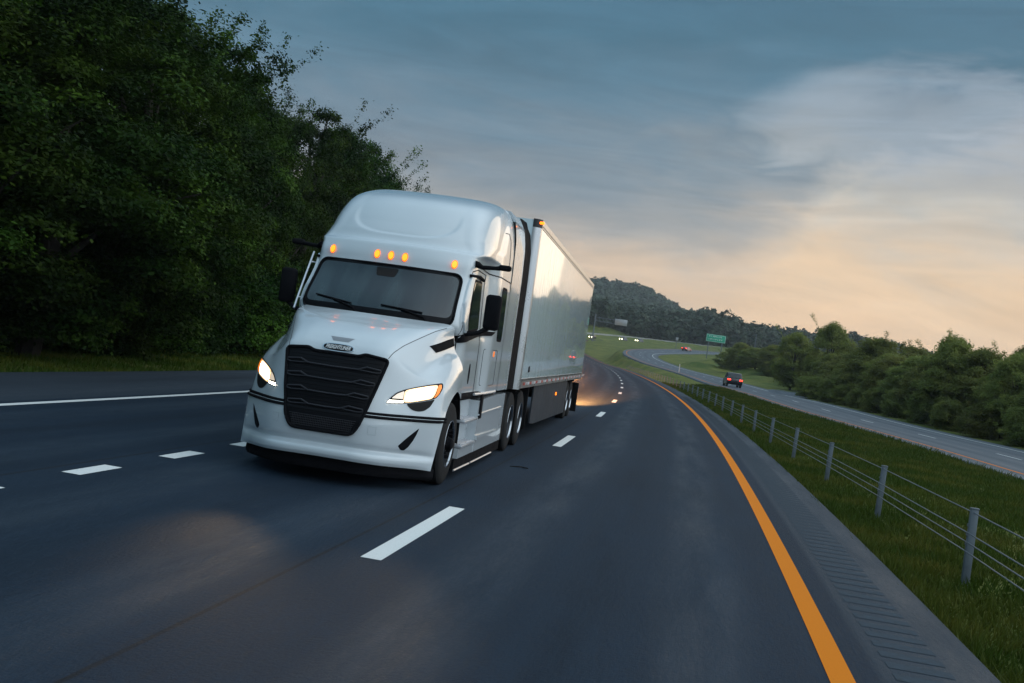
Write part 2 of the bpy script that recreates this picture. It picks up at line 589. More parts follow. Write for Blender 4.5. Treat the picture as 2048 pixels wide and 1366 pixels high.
def road_dist(x, y):
    """distance outside the two pavements (0 on them)"""
    x = np.atleast_1d(np.asarray(x, float)); y = np.atleast_1d(np.asarray(y, float))
    res = np.full(x.shape, 1e9)
    for C, N, lo, hi in ((RY, NY, -13.6, 1.2), (RO, NO, -1.0, 9.0)):
        for a in range(0, len(x), 4000):
            X = x[a:a + 4000, None]; Y = y[a:a + 4000, None]
            dx = X - C[None, ::2, 0]; dy = Y - C[None, ::2, 1]
            k = np.argmin(dx * dx + dy * dy, 1)
            r = np.arange(len(k))
            t = dx[r, k] * N[::2][k, 0] + dy[r, k] * N[::2][k, 1]
            l = np.abs(-dx[r, k] * N[::2][k, 1] + dy[r, k] * N[::2][k, 0])
            dd = np.maximum(np.maximum(lo - t, t - hi), 0); dd = np.hypot(dd, np.maximum(l - 3, 0))
            res[a:a + 4000] = np.minimum(res[a:a + 4000], dd)
    return res


def ground_z(x, y):
    z = terrain(x, y)
    rd_ = road_dist(x, y)
    return z - 0.16 * (1 - np.clip(rd_ / 1.5, 0, 1)) - 0.05 * np.exp(-((rd_ - 2.5) / 2) ** 2)


def axis_grid(lo, hi, n0, n1, step, grow):
    a = list(np.arange(n0, n1 + 1e-6, step)); s = step
    while a[-1] < hi: s *= grow; a.append(a[-1] + s)
    s = step
    while a[0] > lo: s *= grow; a.insert(0, a[0] - s)
    return np.array(a)


gx = axis_grid(-1300, 1300, -40, 62, 1.0, 1.12)
gy = axis_grid(-300, 1750, -24, 150, 1.2, 1.025)
GX, GY = np.meshgrid(gx, gy)
gz = ground_z(GX.ravel(), GY.ravel()).reshape(GX.shape)
rngg = np.random.default_rng(5)
gmask = np.clip(road_dist(GX.ravel(), GY.ravel()).reshape(GX.shape) / 1.0, 0, 1)
gz += gmask * rngg.normal(0, .025, gz.shape)


def grass_mat(name, near=True):
    m = bpy.data.materials.new(name); m.use_nodes = True
    n = NT(m.node_tree); b = m.node_tree.nodes['Principled BSDF']
    t = n.n('ShaderNodeTexCoord'); v = t.outputs['Object']
    f1 = n.maprange(n.noise(v, .22, 5, .6), .35, .65); f2 = n.maprange(n.noise(v, 2.2, 5, .65), .3, .7); f3 = n.maprange(n.noise(v, .9, 4, .6, .5), .56, .70)
    c = n.mix(f1, (.060, .096, .018, 1), (.200, .185, .042, 1))
    c = n.mix(n.math('MULTIPLY', f2, .6), c, (.070, .110, .022, 1))
    c = n.mix(n.math('MULTIPLY', f3, .6), c, (.085, .066, .034, 1))
    n.set(b.inputs['Base Color'], c)
    b.inputs['Roughness'].default_value = .85; b.inputs['Specular IOR Level'].default_value = .15
    bp = n.n('ShaderNodeBump'); bp.inputs['Strength'].default_value = .8; bp.inputs['Distance'].default_value = .08
    n.set(bp.inputs['Height'], n.noise(v, 7, 6, .7)); m.node_tree.links.new(bp.outputs[0], b.inputs['Normal'])
    return m


M['ground'] = grass_mat('grass_ground')
gr = MB().grid(np.stack([GX, GY, gz], -1)).build('ground', M['ground'], angle=180)
tag(gr, kind='structure')


# ---- asphalt
def asphalt(name, rumble_t=None):
    m = bpy.data.materials.new(name); m.use_nodes = True
    n = NT(m.node_tree); b = m.node_tree.nodes['Principled BSDF']
    uv = n.n('ShaderNodeUVMap'); uv.uv_map = 'road'
    sp = n.n('ShaderNodeSeparateXYZ'); m.node_tree.links.new(uv.outputs[0], sp.inputs[0])
    t, s_ = sp.outputs[0], sp.outputs[1]
    o = n.n('ShaderNodeTexCoord').outputs['Object']
    long = n.noise(n.scale(uv.outputs[0], 2.4, .05, 1), 1.0, 5, .6)        # long wear streaks
    fine = n.noise(n.scale(uv.outputs[0], 1, .22, 1), 26, 3, .7)
    grit = n.noise(o, 30, 4, .85)
    big = n.noise(o, .35, 4, .6)
    v = n.math('ADD', n.math('MULTIPLY', n.maprange(long, .3, .7), .32), n.math('ADD', n.math('MULTIPLY', n.maprange(fine, .3, .7), .3), n.math('MULTIPLY', n.maprange(grit, .3, .7), .5)))
    c = n.mix(v, (.002, .007, .016, 1), (.027, .046, .072, 1))
    c = n.mix(n.math('MULTIPLY', n.maprange(big, .35, .7), .35), c, (.013, .019, .027, 1))
    # paler, older shoulders
    if rumble_t:
        sh = n.math('ADD', n.maprange(t, 0.25, 0.32), n.maprange(t, -10.72, -10.82))
        c = n.mix(n.math('MULTIPLY', sh, .42), c, (.066, .080, .096, 1))
        seam = n.math('ADD', n.maprange(n.math('ABSOLUTE', n.math('ADD', t, 3.82)), .022, .012), n.maprange(n.math('ABSOLUTE', n.math('ADD', t, 7.2)), .022, .012))
        c = n.mix(n.math('MULTIPLY', n.math('MINIMUM', seam, 1), .7), c, (.014, .014, .015, 1))
    else:
        c = n.mix(.65, c, (.150, .172, .195, 1))
    # wheel tracks polished by traffic, a darker drip band between them
    u = n.math('ABSOLUTE', n.math('SUBTRACT', n.math('FRACT', n.math('DIVIDE', n.math('MULTIPLY', t, -1), 3.52)), .5))
    wob = n.math('MULTIPLY', n.math('SUBTRACT', n.noise(n.scale(uv.outputs[0], .3, .06, 1), 1.0, 3, .6), .5), .10)
    trk = n.maprange(n.math('ABSOLUTE', n.math('SUBTRACT', n.math('ADD', u, wob), .245)), .14, .03, 0, 1, True)
    drip = n.maprange(n.math('ADD', u, wob), .10, .01, 0, 1, True)
    patchy = n.maprange(n.noise(n.scale(uv.outputs[0], 1.6, .22, 1), 1.3, 5, .7), .34, .68)
    c = n.mix(n.math('MULTIPLY', n.math('MULTIPLY', drip, patchy), .45), c, (.006, .009, .014, 1))
    c = n.mix(n.math('MULTIPLY', trk, .08), c, (.040, .060, .082, 1))
    n.set(b.inputs['Base Color'], c)
    n.set(b.inputs['Roughness'], n.math('SUBTRACT', n.maprange(v, .2, .8, .60, .80), n.math('MULTIPLY', n.math('MULTIPLY', trk, patchy), .12)))
    n.set(b.inputs['Specular IOR Level'], n.math('ADD', n.math('MULTIPLY', n.math('MULTIPLY', trk, patchy), .12), .11))
    bp = n.n('ShaderNodeBump'); bp.inputs['Strength'].default_value = .7; bp.inputs['Distance'].default_value = .012
    n.set(bp.inputs['Height'], n.math('ADD', grit, n.math('MULTIPLY', fine, .8)))
    m.node_tree.links.new(bp.outputs[0], b.inputs['Normal'])
    return m


def road(name, C, N, B, S, ts, zs, m, i1, rumble=False):
    idx = np.arange(0, i1)
    G = np.array([[off_pt(C, N, B, i, t, z) for t, z in zip(ts, zs)] for i in idx])
    mb = MB().grid(G)
    me = mb.mesh(name, True, 60)
    uvl = me.uv_layers.new(name='road')
    uvs = np.array([[(t, S[i]) for t in ts] for i in idx]).reshape(-1, 2)
    li = np.zeros(len(me.loops), int); me.loops.foreach_get('vertex_index', li)
    uvl.data.foreach_set('uv', uvs[li].astype(np.float32).ravel())
    o = bpy.data.objects.new(name, me); me.materials.append(m); COL.objects.link(o)
    return tag(o, kind='structure')


M['asphalt'] = asphalt('asphalt', True)
M['asphalt_old'] = asphalt('old_asphalt', None)
ts = [-13.75, -13.6, -12.5, -10.8, -9, -6.9, -5.2, -3.55, -1.8, 0, .4, 1.15, 1.3]
hw = road('highway', RY, NY, BY, SY, ts, [-.3] + [0] * 11 + [-.3], M['asphalt'], len(RY))
ow = road('opposite_carriageway', RO, NO, BO, SO, [-1.1, -.95, 0, 3.6, 7.2, 8.9, 9.05], [-.3, 0, 0, 0, 0, 0, -.3], M['asphalt_old'], len(RO))
# ramp leaving the opposite carriageway around the grass island
P_r = [(33.6, 122, .42), (37.5, 142, .55), (44, 158, .7), (56, 172, .9), (76, 184, 1.1), (110, 196, 1.4)]
RR, SR = resample(P_r); NR = frame(RR); BR = np.zeros(len(RR))
rp = road('ramp', RR, NR, BR, SR, [-3.2, -3, 0, 3, 3.2], [-.3, .02, .02, .02, -.3], M['asphalt_old'], len(RR))


# ---- painted markings, sheets a few millimetres above the asphalt
def paint_mat(name, col, wear=.5):
    m = bpy.data.materials.new(name); m.use_nodes = True
    n = NT(m.node_tree); b = m.node_tree.nodes['Principled BSDF']
    o = n.n('ShaderNodeTexCoord').outputs['Object']
    f = n.maprange(n.noise(o, 55, 4, .75), .56, .74)
    f2 = n.maprange(n.noise(o, 1.6, 3, .6), .35, .65, .4, 1)
    c = n.mix(n.math('MULTIPLY', n.math('MULTIPLY', f, f2), wear), (*col, 1), (.06, .06, .06, 1))
    n.set(b.inputs['Base Color'], c); b.inputs['Roughness'].default_value = .8; b.inputs['Specular IOR Level'].default_value = .12
    return m


M['yellow'] = paint_mat('yellow_paint', (.74, .205, .006), .22)
M['white_line'] = paint_mat('white_line_paint', (.72, .72, .70), .5)


def strip(name, C, N, B, t, wdt, m, parent, i0=0, i1=None, dz=.004):
    o = ribbon(C, N, B, [t - wdt / 2, t + wdt / 2], i0, i1 or len(C), dz).build(name, m, parent)
    return tag(o, kind='structure')


def at_s(C, N, B, S, s, t, dz):
    c = [np.interp(s, S, C[:, k]) for k in range(3)]; nn = [np.interp(s, S, N[:, k]) for k in range(2)]
    return (c[0] + nn[0] * t, c[1] + nn[1] * t, c[2] + np.interp(s, S, B) * t + dz)


def dashes(name, C, N, B, S, t, wdt, s0, ln, per, send, m, parent):
    mb = MB(); s = s0
    while s < send:
        q = np.linspace(s, s + ln, 4)
        mb.grid([[at_s(C, N, B, S, a, t - wdt / 2, .004), at_s(C, N, B, S, a, t + wdt / 2, .004)] for a in q])
        s += per
    return tag(mb.build(name, m, parent), kind='structure')


def s_at(C, S, y): return float(np.interp(y, C[:, 1], S))


strip('yellow_edge_line', RY, NY, BY, 0, .17, M['yellow'], hw)
strip('white_edge_line', RY, NY, BY, -10.5, .15, M['white_line'], hw)
dashes('lane_dashes', RY, NY, BY, SY, -3.46, .17, s_at(RY, SY, 7.78) - 12.35 * 5, 3.15, 12.35, 520, M['white_line'], hw)
dashes('dotted_lane_line', RY, NY, BY, SY, -6.9, .20, s_at(RY, SY, 9.1) - 1.92 * 20, .78, 1.92, 160, M['white_line'], hw)
strip('yellow_edge_line', RO, NO, BO, 0, .14, M['yellow'], ow)
strip('white_edge_line', RO, NO, BO, 7.35, .14, M['white_line'], ow)
dashes('lane_dashes', RO, NO, BO, SO, 3.65, .13, s_at(RO, SO, 45.2) - 12.2 * 4, 3.1, 12.2, 600, M['white_line'], ow)
# rumble strip: shallow milled grooves along the shoulder
rs_ = MB()
s = s_at(RY, SY, 2)
while s < s_at(RY, SY, 70):
    q = [(s, .38), (s, .82), (s + .16, .82), (s + .16, .38)]
    c4 = [at_s(RY, NY, BY, SY, a, t, .003) for a, t in q]
    rs_.add(c4, [(0, 1, 2, 3)])
    s += .30
tag(rs_.build('rumble_strip', mat('milled_asphalt', (.047, .063, .080), .85, spec=.1, var=.3, vscale=20), hw), kind='structure')


# =================================================================== foliage
def leaf_mat(name, a, b_, c_, trans=.25, spec=.25):
    m = bpy.data.materials.new(name); m.use_nodes = True
    n = NT(m.node_tree); b = m.node_tree.nodes['Principled BSDF']
    geo = n.n('ShaderNodeNewGeometry'); o = n.n('ShaderNodeTexCoord').outputs['Object']
    oi = n.n('ShaderNodeObjectInfo')
    f = n.maprange(n.noise(o, .5, 3, .6), .46, .66)
    c = n.mix(f, (*a, 1), (*b_, 1))
    c = n.mix(n.math('MULTIPLY', geo.outputs['Random Per Island'], .7), c, (*c_, 1))
    hs = n.n('ShaderNodeHueSaturation'); n.set(hs.inputs['Color'], c)
    n.set(hs.inputs['Value'], n.maprange(oi.outputs['Random'], 0, 1, .75, 1.25)); n.set(hs.inputs['Hue'], n.maprange(oi.outputs['Random'], 0, 1, .485, .515))
    n.set(b.inputs['Base Color'], hs.outputs[0])
    b.inputs['Roughness'].default_value = .55; b.inputs['Specular IOR Level'].default_value = spec
    tr = n.n('ShaderNodeBsdfTranslucent'); n.set(tr.inputs[0], hs.outputs[0])
    mx = n.n('ShaderNodeMixShader'); mx.inputs[0].default_value = trans
    m.node_tree.links.new(b.outputs[0], mx.inputs[1]); m.node_tree.links.new(tr.outputs[0], mx.inputs[2])
    m.node_tree.links.new(mx.outputs[0], m.node_tree.nodes['Material Output'].inputs[0])
    return m


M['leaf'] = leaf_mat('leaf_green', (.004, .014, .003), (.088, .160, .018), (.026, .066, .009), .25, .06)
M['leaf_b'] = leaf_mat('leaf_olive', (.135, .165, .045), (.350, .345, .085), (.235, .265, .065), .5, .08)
M['bark'] = mat('bark', (.045, .037, .030), .9, var=.4, vscale=8, bump=.6, bscale=25)


def quads_mesh(name, P, A, Bv, m):
    """P centres, A and Bv half axes -> diamond shaped leaves"""
    n = len(P)
    V = np.empty((n, 4, 3), np.float32)
    V[:, 0] = P - A; V[:, 1] = P + Bv * .9; V[:, 2] = P + A; V[:, 3] = P - Bv * .9
    me = bpy.data.meshes.new(name)
    me.vertices.add(n * 4); me.vertices.foreach_set('co', V.ravel())
    me.loops.add(n * 4); me.loops.foreach_set('vertex_index', np.arange(n * 4, dtype=np.int32))
    me.polygons.add(n); me.polygons.foreach_set('loop_start', np.arange(0, n * 4, 4, dtype=np.int32))
    me.polygons.foreach_set('loop_total', np.full(n, 4, np.int32))
    me.update(calc_edges=True); me.materials.append(m)
    return me


def unit(v): return v / np.maximum(np.linalg.norm(v, axis=-1, keepdims=True), 1e-9)


def leaves_at(rng, P, out, size, droop=.35):
    n = len(P)
    nor = unit(out * .7 + np.array([0, 0, .6]) + rng.normal(0, .55, (n, 3)))
    a = unit(np.cross(nor, unit(rng.normal(0, 1, (n, 3)))))
    b = np.cross(nor, a)
    s = size * rng.uniform(.6, 1.35, (n, 1))
    return a * s, b * s * .62


def crown(rng, h, r, z0, puffs, nleaf, size, shape=1.0, sprigs=30, pr=(.16, .30)):
    """clumps of leaves through the crown's volume, with sprigs sticking out of it"""
    P, O, cs = [], [], []
    for k in range(puffs):
        while True:
            q = rng.uniform(-1, 1, 3)
            l = np.linalg.norm(q)
            if .35 < l < 1: break
        q = q / l * l ** .45
        zz = (q[2] + 1) / 2
        wid = (np.sin(np.pi * min(1, zz * .80 + .2)) ** .55) if shape > .5 else (1 - zz * .75)
        c = np.array([q[0] * r * wid * .82, q[1] * r * wid * .82, z0 + zz * (h - z0) * .92])
        pr_ = r * rng.uniform(*pr)
        cs.append(c)
        n = int(nleaf / puffs * (pr_ / (r * sum(pr) / 2)) ** 2)
        d = unit(rng.normal(0, 1, (n, 3))); d[:, 2] = np.where(d[:, 2] < -.2, -d[:, 2] * .6, d[:, 2])
        rad_ = pr_ * rng.uniform(.55, 1.05, (n, 1)) ** .6
        p = c + d * rad_ * np.array([1.15, 1.15, .75])
        p += rng.normal(0, pr_ * .10, p.shape)
        P.append(p); O.append(d)
    for k in range(sprigs):
        d = unit(rng.normal(0, 1, 3)); d[2] = abs(d[2]) * .9 + .25; d = unit(d)
        zz = .25 + .75 * rng.uniform()
        b0 = np.array([d[0] * r * .7, d[1] * r * .7, z0 + (h - z0) * (zz * .85)])
        ln = r * rng.uniform(.25, .55)
        n = max(8, int(nleaf / 330))
        t = rng.uniform(0, 1, (n, 1)) ** .8
        dd = unit(d + np.array([0, 0, .5]))
        t = 1 - rng.uniform(0, 1, (n, 1)) ** 1.7
        p = b0 + dd * t * ln + rng.normal(0, 1, (n, 3)) * r * (.010 + .028 * t)
        P.append(p); O.append(np.tile(dd, (n, 1)))
    P = np.concatenate(P); O = np.concatenate(O)
    A, B = leaves_at(rng, P, O, size)
    return P, A, B, cs


def trunk_mb(rng, h, r0, cs, nb=14):
    t = MB()
    lean = rng.normal(0, .03, 2)
    pts = [(lean[0] * z + .12 * math.sin(z * .9), lean[1] * z + .1 * math.cos(z * .7), z) for z in np.linspace(-.3, h * .88, 9)]
    t.tube(pts, list(np.linspace(r0 * 1.25, r0 * .25, 9)), 8)
    for c in [cs[i] for i in rng.choice(len(cs), min(nb, len(cs)), replace=False)]:
        zb = max(h * .18, min(h * .75, c[2] * .62)); f = zb / (h * .88) * 8
        p0 = np.array(pts[int(f)])
        mid = (p0 + c) / 2 + np.array([0, 0, .06 * h]) * rng.uniform(-.3, 1)
        t.tube([p0, mid, c], [r0 * .42, r0 * .24, r0 * .08], 6)
    return t


def make_tree(name, seed, h, r, z0, puffs, nleaf, size, m, r0=.18, shape=1.0, sprigs=30, pr=(.16, .30)):
    rng = np.random.default_rng(seed)
    root = empty(name, (0, 0, 0))
    P, A, B, cs = crown(rng, h, r, z0, puffs, nleaf, size, shape, sprigs, pr)
    co = bpy.data.objects.new('crown', quads_mesh('crown', P, A, B, m)); COL.objects.link(co); co.parent = root
    trunk_mb(rng, h, r0, cs).build('trunk', M['bark'], root)
    return root


def place(proto, used, x, y, scale, rz, label, cat, group, sz=None, sink=.1):
    o = proto if proto.name not in used else copy_tree(proto)
    used.add(proto.name)
    z = float(ground_z(x, y)[0]) - sink
    o.location = (x, y, z); o.rotation_euler = (0, 0, rz); o.scale = (scale, scale, sz or scale)
    tag(o, label, cat, group)
    return o


# prototypes: 10 m tall units
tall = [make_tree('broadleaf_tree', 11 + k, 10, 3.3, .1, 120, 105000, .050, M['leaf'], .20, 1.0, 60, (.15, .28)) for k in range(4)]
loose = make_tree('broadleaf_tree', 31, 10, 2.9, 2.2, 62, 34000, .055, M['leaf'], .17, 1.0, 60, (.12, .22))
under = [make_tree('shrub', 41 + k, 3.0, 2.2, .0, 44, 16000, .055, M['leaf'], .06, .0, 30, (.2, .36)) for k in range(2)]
used = set()
rngt = np.random.default_rng(77)
WOOD = 'trees of the dark roadside wood on the left'


def pix(px, py, d):
    """a point of the photograph taken out to distance d (used once, to measure the place)"""
    dx, dy = px - 1024, py - 683
    u = dx * .99027 + dy * .13917; v = -dx * .13917 + dy * .99027 - 5.9
    return u * d / 2133, CAM_H - v * d / 2133


front = [  # skyline: pixel of the top, distance, radius, kind
    (-330, -330, 19, 4.2, 0), (-40, -260, 22, 4.2, 1), (190, -190, 25, 4.2, 2), (330, -70, 29, 3.7, 3), (395, 0, 33, 3.4, 0),
    (480, 22, 38, 3.0, 4), (515, 105, 42, 2.8, 1), (580, 170, 46, 3.3, 2), (655, 165, 52, 3.3, 4), (690, 215, 57, 3.4, 3), (750, 238, 64, 3.6, 4), (768, 295, 73, 3.4, 0), (772, 335, 86, 3.6, 1)]
lab = ['first tall dark tree of the left wood, cut by the left picture edge', 'second tall dark tree from the left picture edge, rising out of the frame', 'third tall dark tree from the left picture edge, rising out of the frame',
       'fourth tall tree from the left edge, its top just out of the frame', 'bushy tree where the left wood first drops into the sky', 'open crowned tree with separate leafy tufts against the blue sky, highest left skyline top',
       'dark tree just right of the tufted skyline crown in the left wood', 'rounded dark tree midway down the left skyline', 'tree with thin upright leafy sprigs poking above the left skyline',
       'dark tree right of the upright sprigs on the left skyline', 'lacy see-through crown at the right end of the left wood, above the truck cab', 'low dark tree under the lacy crown behind the cab roof', 'last small tree of the left wood, peeking beside the cab roof']
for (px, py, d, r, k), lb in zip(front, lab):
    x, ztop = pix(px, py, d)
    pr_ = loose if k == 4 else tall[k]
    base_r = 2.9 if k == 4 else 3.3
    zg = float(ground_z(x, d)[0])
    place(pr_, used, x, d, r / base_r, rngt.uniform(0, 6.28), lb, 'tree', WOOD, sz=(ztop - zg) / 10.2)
# second rank and the far run of the same wood: nothing tells these apart in the picture
same = 'dense dark tree inside the left wood, merging with its neighbours'
for d in (16, 21, 26, 31, 36, 41, 47, 53, 60, 68, 78):
    x = yx(d) - 13.6 - 10.5 - rngt.uniform(0, 2)
    k = rngt.integers(0, 4)
    place(tall[k], used, x, d, rngt.uniform(1.05, 1.25), rngt.uniform(0, 6.28), same, 'tree', WOOD, sz=rngt.uniform(.85, 1.0) * (1.0 if d < 50 else .85))
for d in (12.5, 17, 23, 29.5, 35):
    x = yx(d) - 13.6 - 6.2 - rngt.uniform(0, .6)
    place(tall[rngt.integers(0, 4)], used, x, d, .95, rngt.uniform(0, 6.28), same, 'tree', WOOD, sz=.72)
for d in (100, 115, 131, 148, 168, 190):
    place(tall[rngt.integers(0, 4)], used, yx(d) - 13.6 - 9 - rngt.uniform(0, 3), d, 1.0, rngt.uniform(0, 6.28), 'tree of the left wood standing far back, hidden behind the truck and trailer', 'tree', WOOD, sz=.9)
for j, d in enumerate((12, 14, 16, 18, 20.2, 22.5, 25, 27.5, 30, 33, 36, 39.5, 43, 47, 52)):
    x = yx(d) - 13.6 - 4.0 - rngt.uniform(0, .5)
    place(under[j % 2], used, x, d, rngt.uniform(.9, 1.25), rngt.uniform(0, 6.28), 'low dark shrub at the foot of the left wood, above the grass verge', 'shrub', 'shrubs at the foot of the left wood')

# ---- right-hand belt beyond the opposite carriageway
under_r = make_tree('shrub', 45, 3.0, 2.2, .0, 44, 16000, .07, M['leaf_b'], .06, .0, 30, (.2, .36))
rtree = [make_tree('roadside_tree', 61 + k, 8, 3.2, .2, 90, 42000, .085, M['leaf_b'], .14, 1.0, 6, (.16, .32)) for k in range(3)]
RG = 'trees of the belt along the opposite carriageway'


def ox(d): return float(np.interp(d, RO[:, 1], RO[:, 0]))


belt = []
d = 40.0
while d < 240:
    belt.append((ox(d) + 9 + 4.2 + rngt.uniform(0, 1.0) + max(0, d - 112) * .10, d, rngt.uniform(.75, 1.0)))
    d += 3.1 + d * .022
for d in (42, 49, 56, 63, 71, 79, 88, 98, 108, 119, 131, 145, 160, 176, 194, 213):
    belt.append((ox(d) + 9 + 10.5 + rngt.uniform(0, 2) + max(0, d - 112) * .10, d, rngt.uniform(.98, 1.18)))
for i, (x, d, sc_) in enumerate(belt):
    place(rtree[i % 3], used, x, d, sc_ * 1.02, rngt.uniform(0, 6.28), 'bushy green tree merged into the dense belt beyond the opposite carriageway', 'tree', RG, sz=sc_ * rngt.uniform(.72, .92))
for j, d in enumerate(np.arange(38, 130, 6.5)):
    place(under_r, used, ox(d) + 9 + 2.2, float(d), rngt.uniform(.65, .95), rngt.uniform(0, 6.28), 'low shrub at the foot of the right-hand tree belt', 'shrub', 'shrubs at the foot of the right tree belt')
special = [((1672, 632), 150, 3.6, 4, 'tall round-headed tree standing clear above the right belt skyline'), ((1598, 655), 165, 3.6, 1, 'dark upright tree left of the tall round-headed tree'),
           ((1915, 655), 82, 3.0, 4, 'tree with ragged upright top, highest at the right of the belt'), ((2046, 690), 70, 2.2, 4, 'dark tree top cut by the right picture edge'),
           ((1765, 665), 112, 4.2, 2, 'pale rounded tree in the middle of the right belt skyline'), ((1484, 682), 245, 4.2, 0, 'dark rounded tree at the left end of the right belt, beside the green sign'),
           ((1456, 700), 258, 3.6, 1, 'low dark tree farthest left of the right belt, under the green sign'), ((1516, 692), 236, 4.4, 2, 'broad tree filling the gap between the left end tree and the right belt'),
           ((1552, 684), 225, 4.4, 1, 'leafy tree where the right belt begins, beside the ramp')]
for (p, d, r, k, lb) in special:
    x, zt = pix(p[0], p[1], d); zg = float(ground_z(x, d)[0])
    pr_ = rtree[k % 3]
    H0, R0 = 8.1, 3.2
    place(pr_, used, x, d, r / R0, rngt.uniform(0, 6.28), lb, 'tree', RG, sz=(zt - zg) / H0)

# ---- far woods: one mass each
def forest(name, pts, nl, rr, size, m, seed):
    rng = np.random.default_rng(seed)
    Ps, As, Bs = [], [], []
    for x, y, z, r, h in pts:
        n = nl
        q = unit(rng.normal(0, 1, (n, 3))); q[:, 2] = np.abs(q[:, 2]) * 1.0 - .15
        lump = 1 + .28 * np.sin(q[:, :1] * 5 + x) * np.sin(q[:, 1:2] * 5 + y) + rng.normal(0, .10, (n, 1))
        p = np.array([x, y, z + h * .45]) + q * lump * np.array([r, r, h * .55])
        a, b = leaves_at(rng, p, q, size * r * .22)
        Ps.append(p); As.append(a); Bs.append(b)
        k = n // 5                                     # skirt down to the ground
        th = rng.uniform(0, 6.28, k); p = np.stack([x + np.cos(th) * r * .9, y + np.sin(th) * r * .9, z + rng.uniform(0, .5, k) * h], 1)
        a, b = leaves_at(rng, p, np.stack([np.cos(th), np.sin(th), 0 * th], 1), size * r * .24)
        Ps.append(p); As.append(a); Bs.append(b)
    o = bpy.data.objects.new(name, quads_mesh(name, np.concatenate(Ps), np.concatenate(As), np.concatenate(Bs), m))
    COL.objects.link(o)
    return tag(o, kind='stuff')


M['leaf_far'] = leaf_mat('leaf_far', (.035, .066, .034), (.075, .105, .045), (.055, .088, .042), .2)
pts = []
rf = np.random.default_rng(9)
for k in range(620):
    y = rf.uniform(585, 760); x = rf.uniform(-20, 330) if k < 430 else rf.uniform(-250, 500)
    if abs(float(road_dist(x, y)[0])) < 14: continue
    z = float(terrain(x, y)[0])
    tall_ = float(np.interp(x, [-50, 20, 60, 95, 115, 150, 185, 205, 215, 300], [19, 19, 15, 14, 16, 14, 15, 18, 13, 10])) * rf.uniform(.75, 1.08)
    pts.append((x, y, z - .5, rf.uniform(4.5, 8), tall_))
fw = forest('far_wood', pts, 330, 1, 1.0, M['leaf_far'], 3)
tag(fw, 'dark wood on the rising ground behind the far bend of the highway', 'wood')
pts = []
for k in range(900):
    y = rf.uniform(860, 1550); x = rf.uniform(-250, 280)
    z = float(terrain(x, y)[0])
    pts.append((x, y, z - 1, rf.uniform(7, 13), rf.uniform(9, 15)))
hwd = forest('hill_wood', pts, 200, 1, 1.1, M['leaf_far'], 4)
tag(hwd, 'wooded hill rising behind the trailer', 'wooded hill')
# scrub closing the gap between the right belt and the far wood
pts = []
for k in range(260):
    y = rf.uniform(235, 470); x = rf.uniform(60, 300)
    if float(road_dist(x, y)[0]) < 9 or x < float(np.interp(y, [235, 300, 420], [66, 84, 118])): continue
    pts.append((x, y, float(terrain(x, y)[0]) - .4, rf.uniform(3, 5.5), rf.uniform(4, 8)))
sc_w = forest('scrub_wood', pts, 330, 1, 1.0, M['leaf_far'], 6)
tag(sc_w, 'scrub and young trees behind the right belt, below the green sign', 'scrub')


# ---- mown grass on the verges: single blades, one object
def grass(name, n, sampler, m, seed, h=(.04, .10)):
    rng = np.random.default_rng(seed)
    x, y = sampler(rng, n)
    rd_ = road_dist(x, y); keep = rd_ > .02
    x, y, rd_ = x[keep], y[keep], rd_[keep]
    z = ground_z(x, y)
    d = np.hypot(x, y)
    k = len(x)
    hh = rng.uniform(*h, k) * (1 + np.clip(d / 40, 0, 1.2)) * (1 + .7 * np.exp(-(rd_ / .3) ** 2))
    w_ = .006 * (1 + d / 9)
    th = rng.uniform(0, 6.28, k); le = rng.normal(0, .45, (k, 2)) * hh[:, None]
    V = np.empty((k, 3, 3), np.float32)
    V[:, 0] = np.stack([x - np.cos(th) * w_, y - np.sin(th) * w_, z - .01], 1)
    V[:, 1] = np.stack([x + np.cos(th) * w_, y + np.sin(th) * w_, z - .01], 1)
    V[:, 2] = np.stack([x + le[:, 0], y + le[:, 1], z + hh], 1)
    me = bpy.data.meshes.new(name)
    me.vertices.add(k * 3); me.vertices.foreach_set('co', V.ravel())
    me.loops.add(k * 3); me.loops.foreach_set('vertex_index', np.arange(k * 3, dtype=np.int32))
    me.polygons.add(k); me.polygons.foreach_set('loop_start', np.arange(0, k * 3, 3, dtype=np.int32)); me.polygons.foreach_set('loop_total', np.full(k, 3, np.int32))
    me.update(calc_edges=True); me.materials.append(m)
    o = bpy.data.objects.new(name, me); COL.objects.link(o)
    return tag(o, kind='stuff')


M['blade'] = leaf_mat('grass_blade', (.040, .080, .010), (.160, .150, .028), (.072, .110, .016), .3, .06)


def s_median(rng, n):
    y = 3 + 110 * rng.uniform(0, 1, n) ** 1.9
    t = rng.uniform(0, 1, n)
    x0 = yx(y) + 1.2; x1 = np.interp(y, RO[:, 1], RO[:, 0]) - 1
    return x0 + (x1 - x0) * t ** 1.25, y


def s_left(rng, n):
    y = 14 + 90 * rng.uniform(0, 1, n) ** 1.4
    return yx(y) - 13.6 - 5 * rng.uniform(0, 1, n), y


tag(grass('median_grass', 260000, s_median, M['blade'], 21), 'rough mown grass on the median between the carriageways', 'grass')
tag(grass('verge_grass', 60000, s_left, M['blade'], 22), 'mown grass verge below the left wood', 'grass')

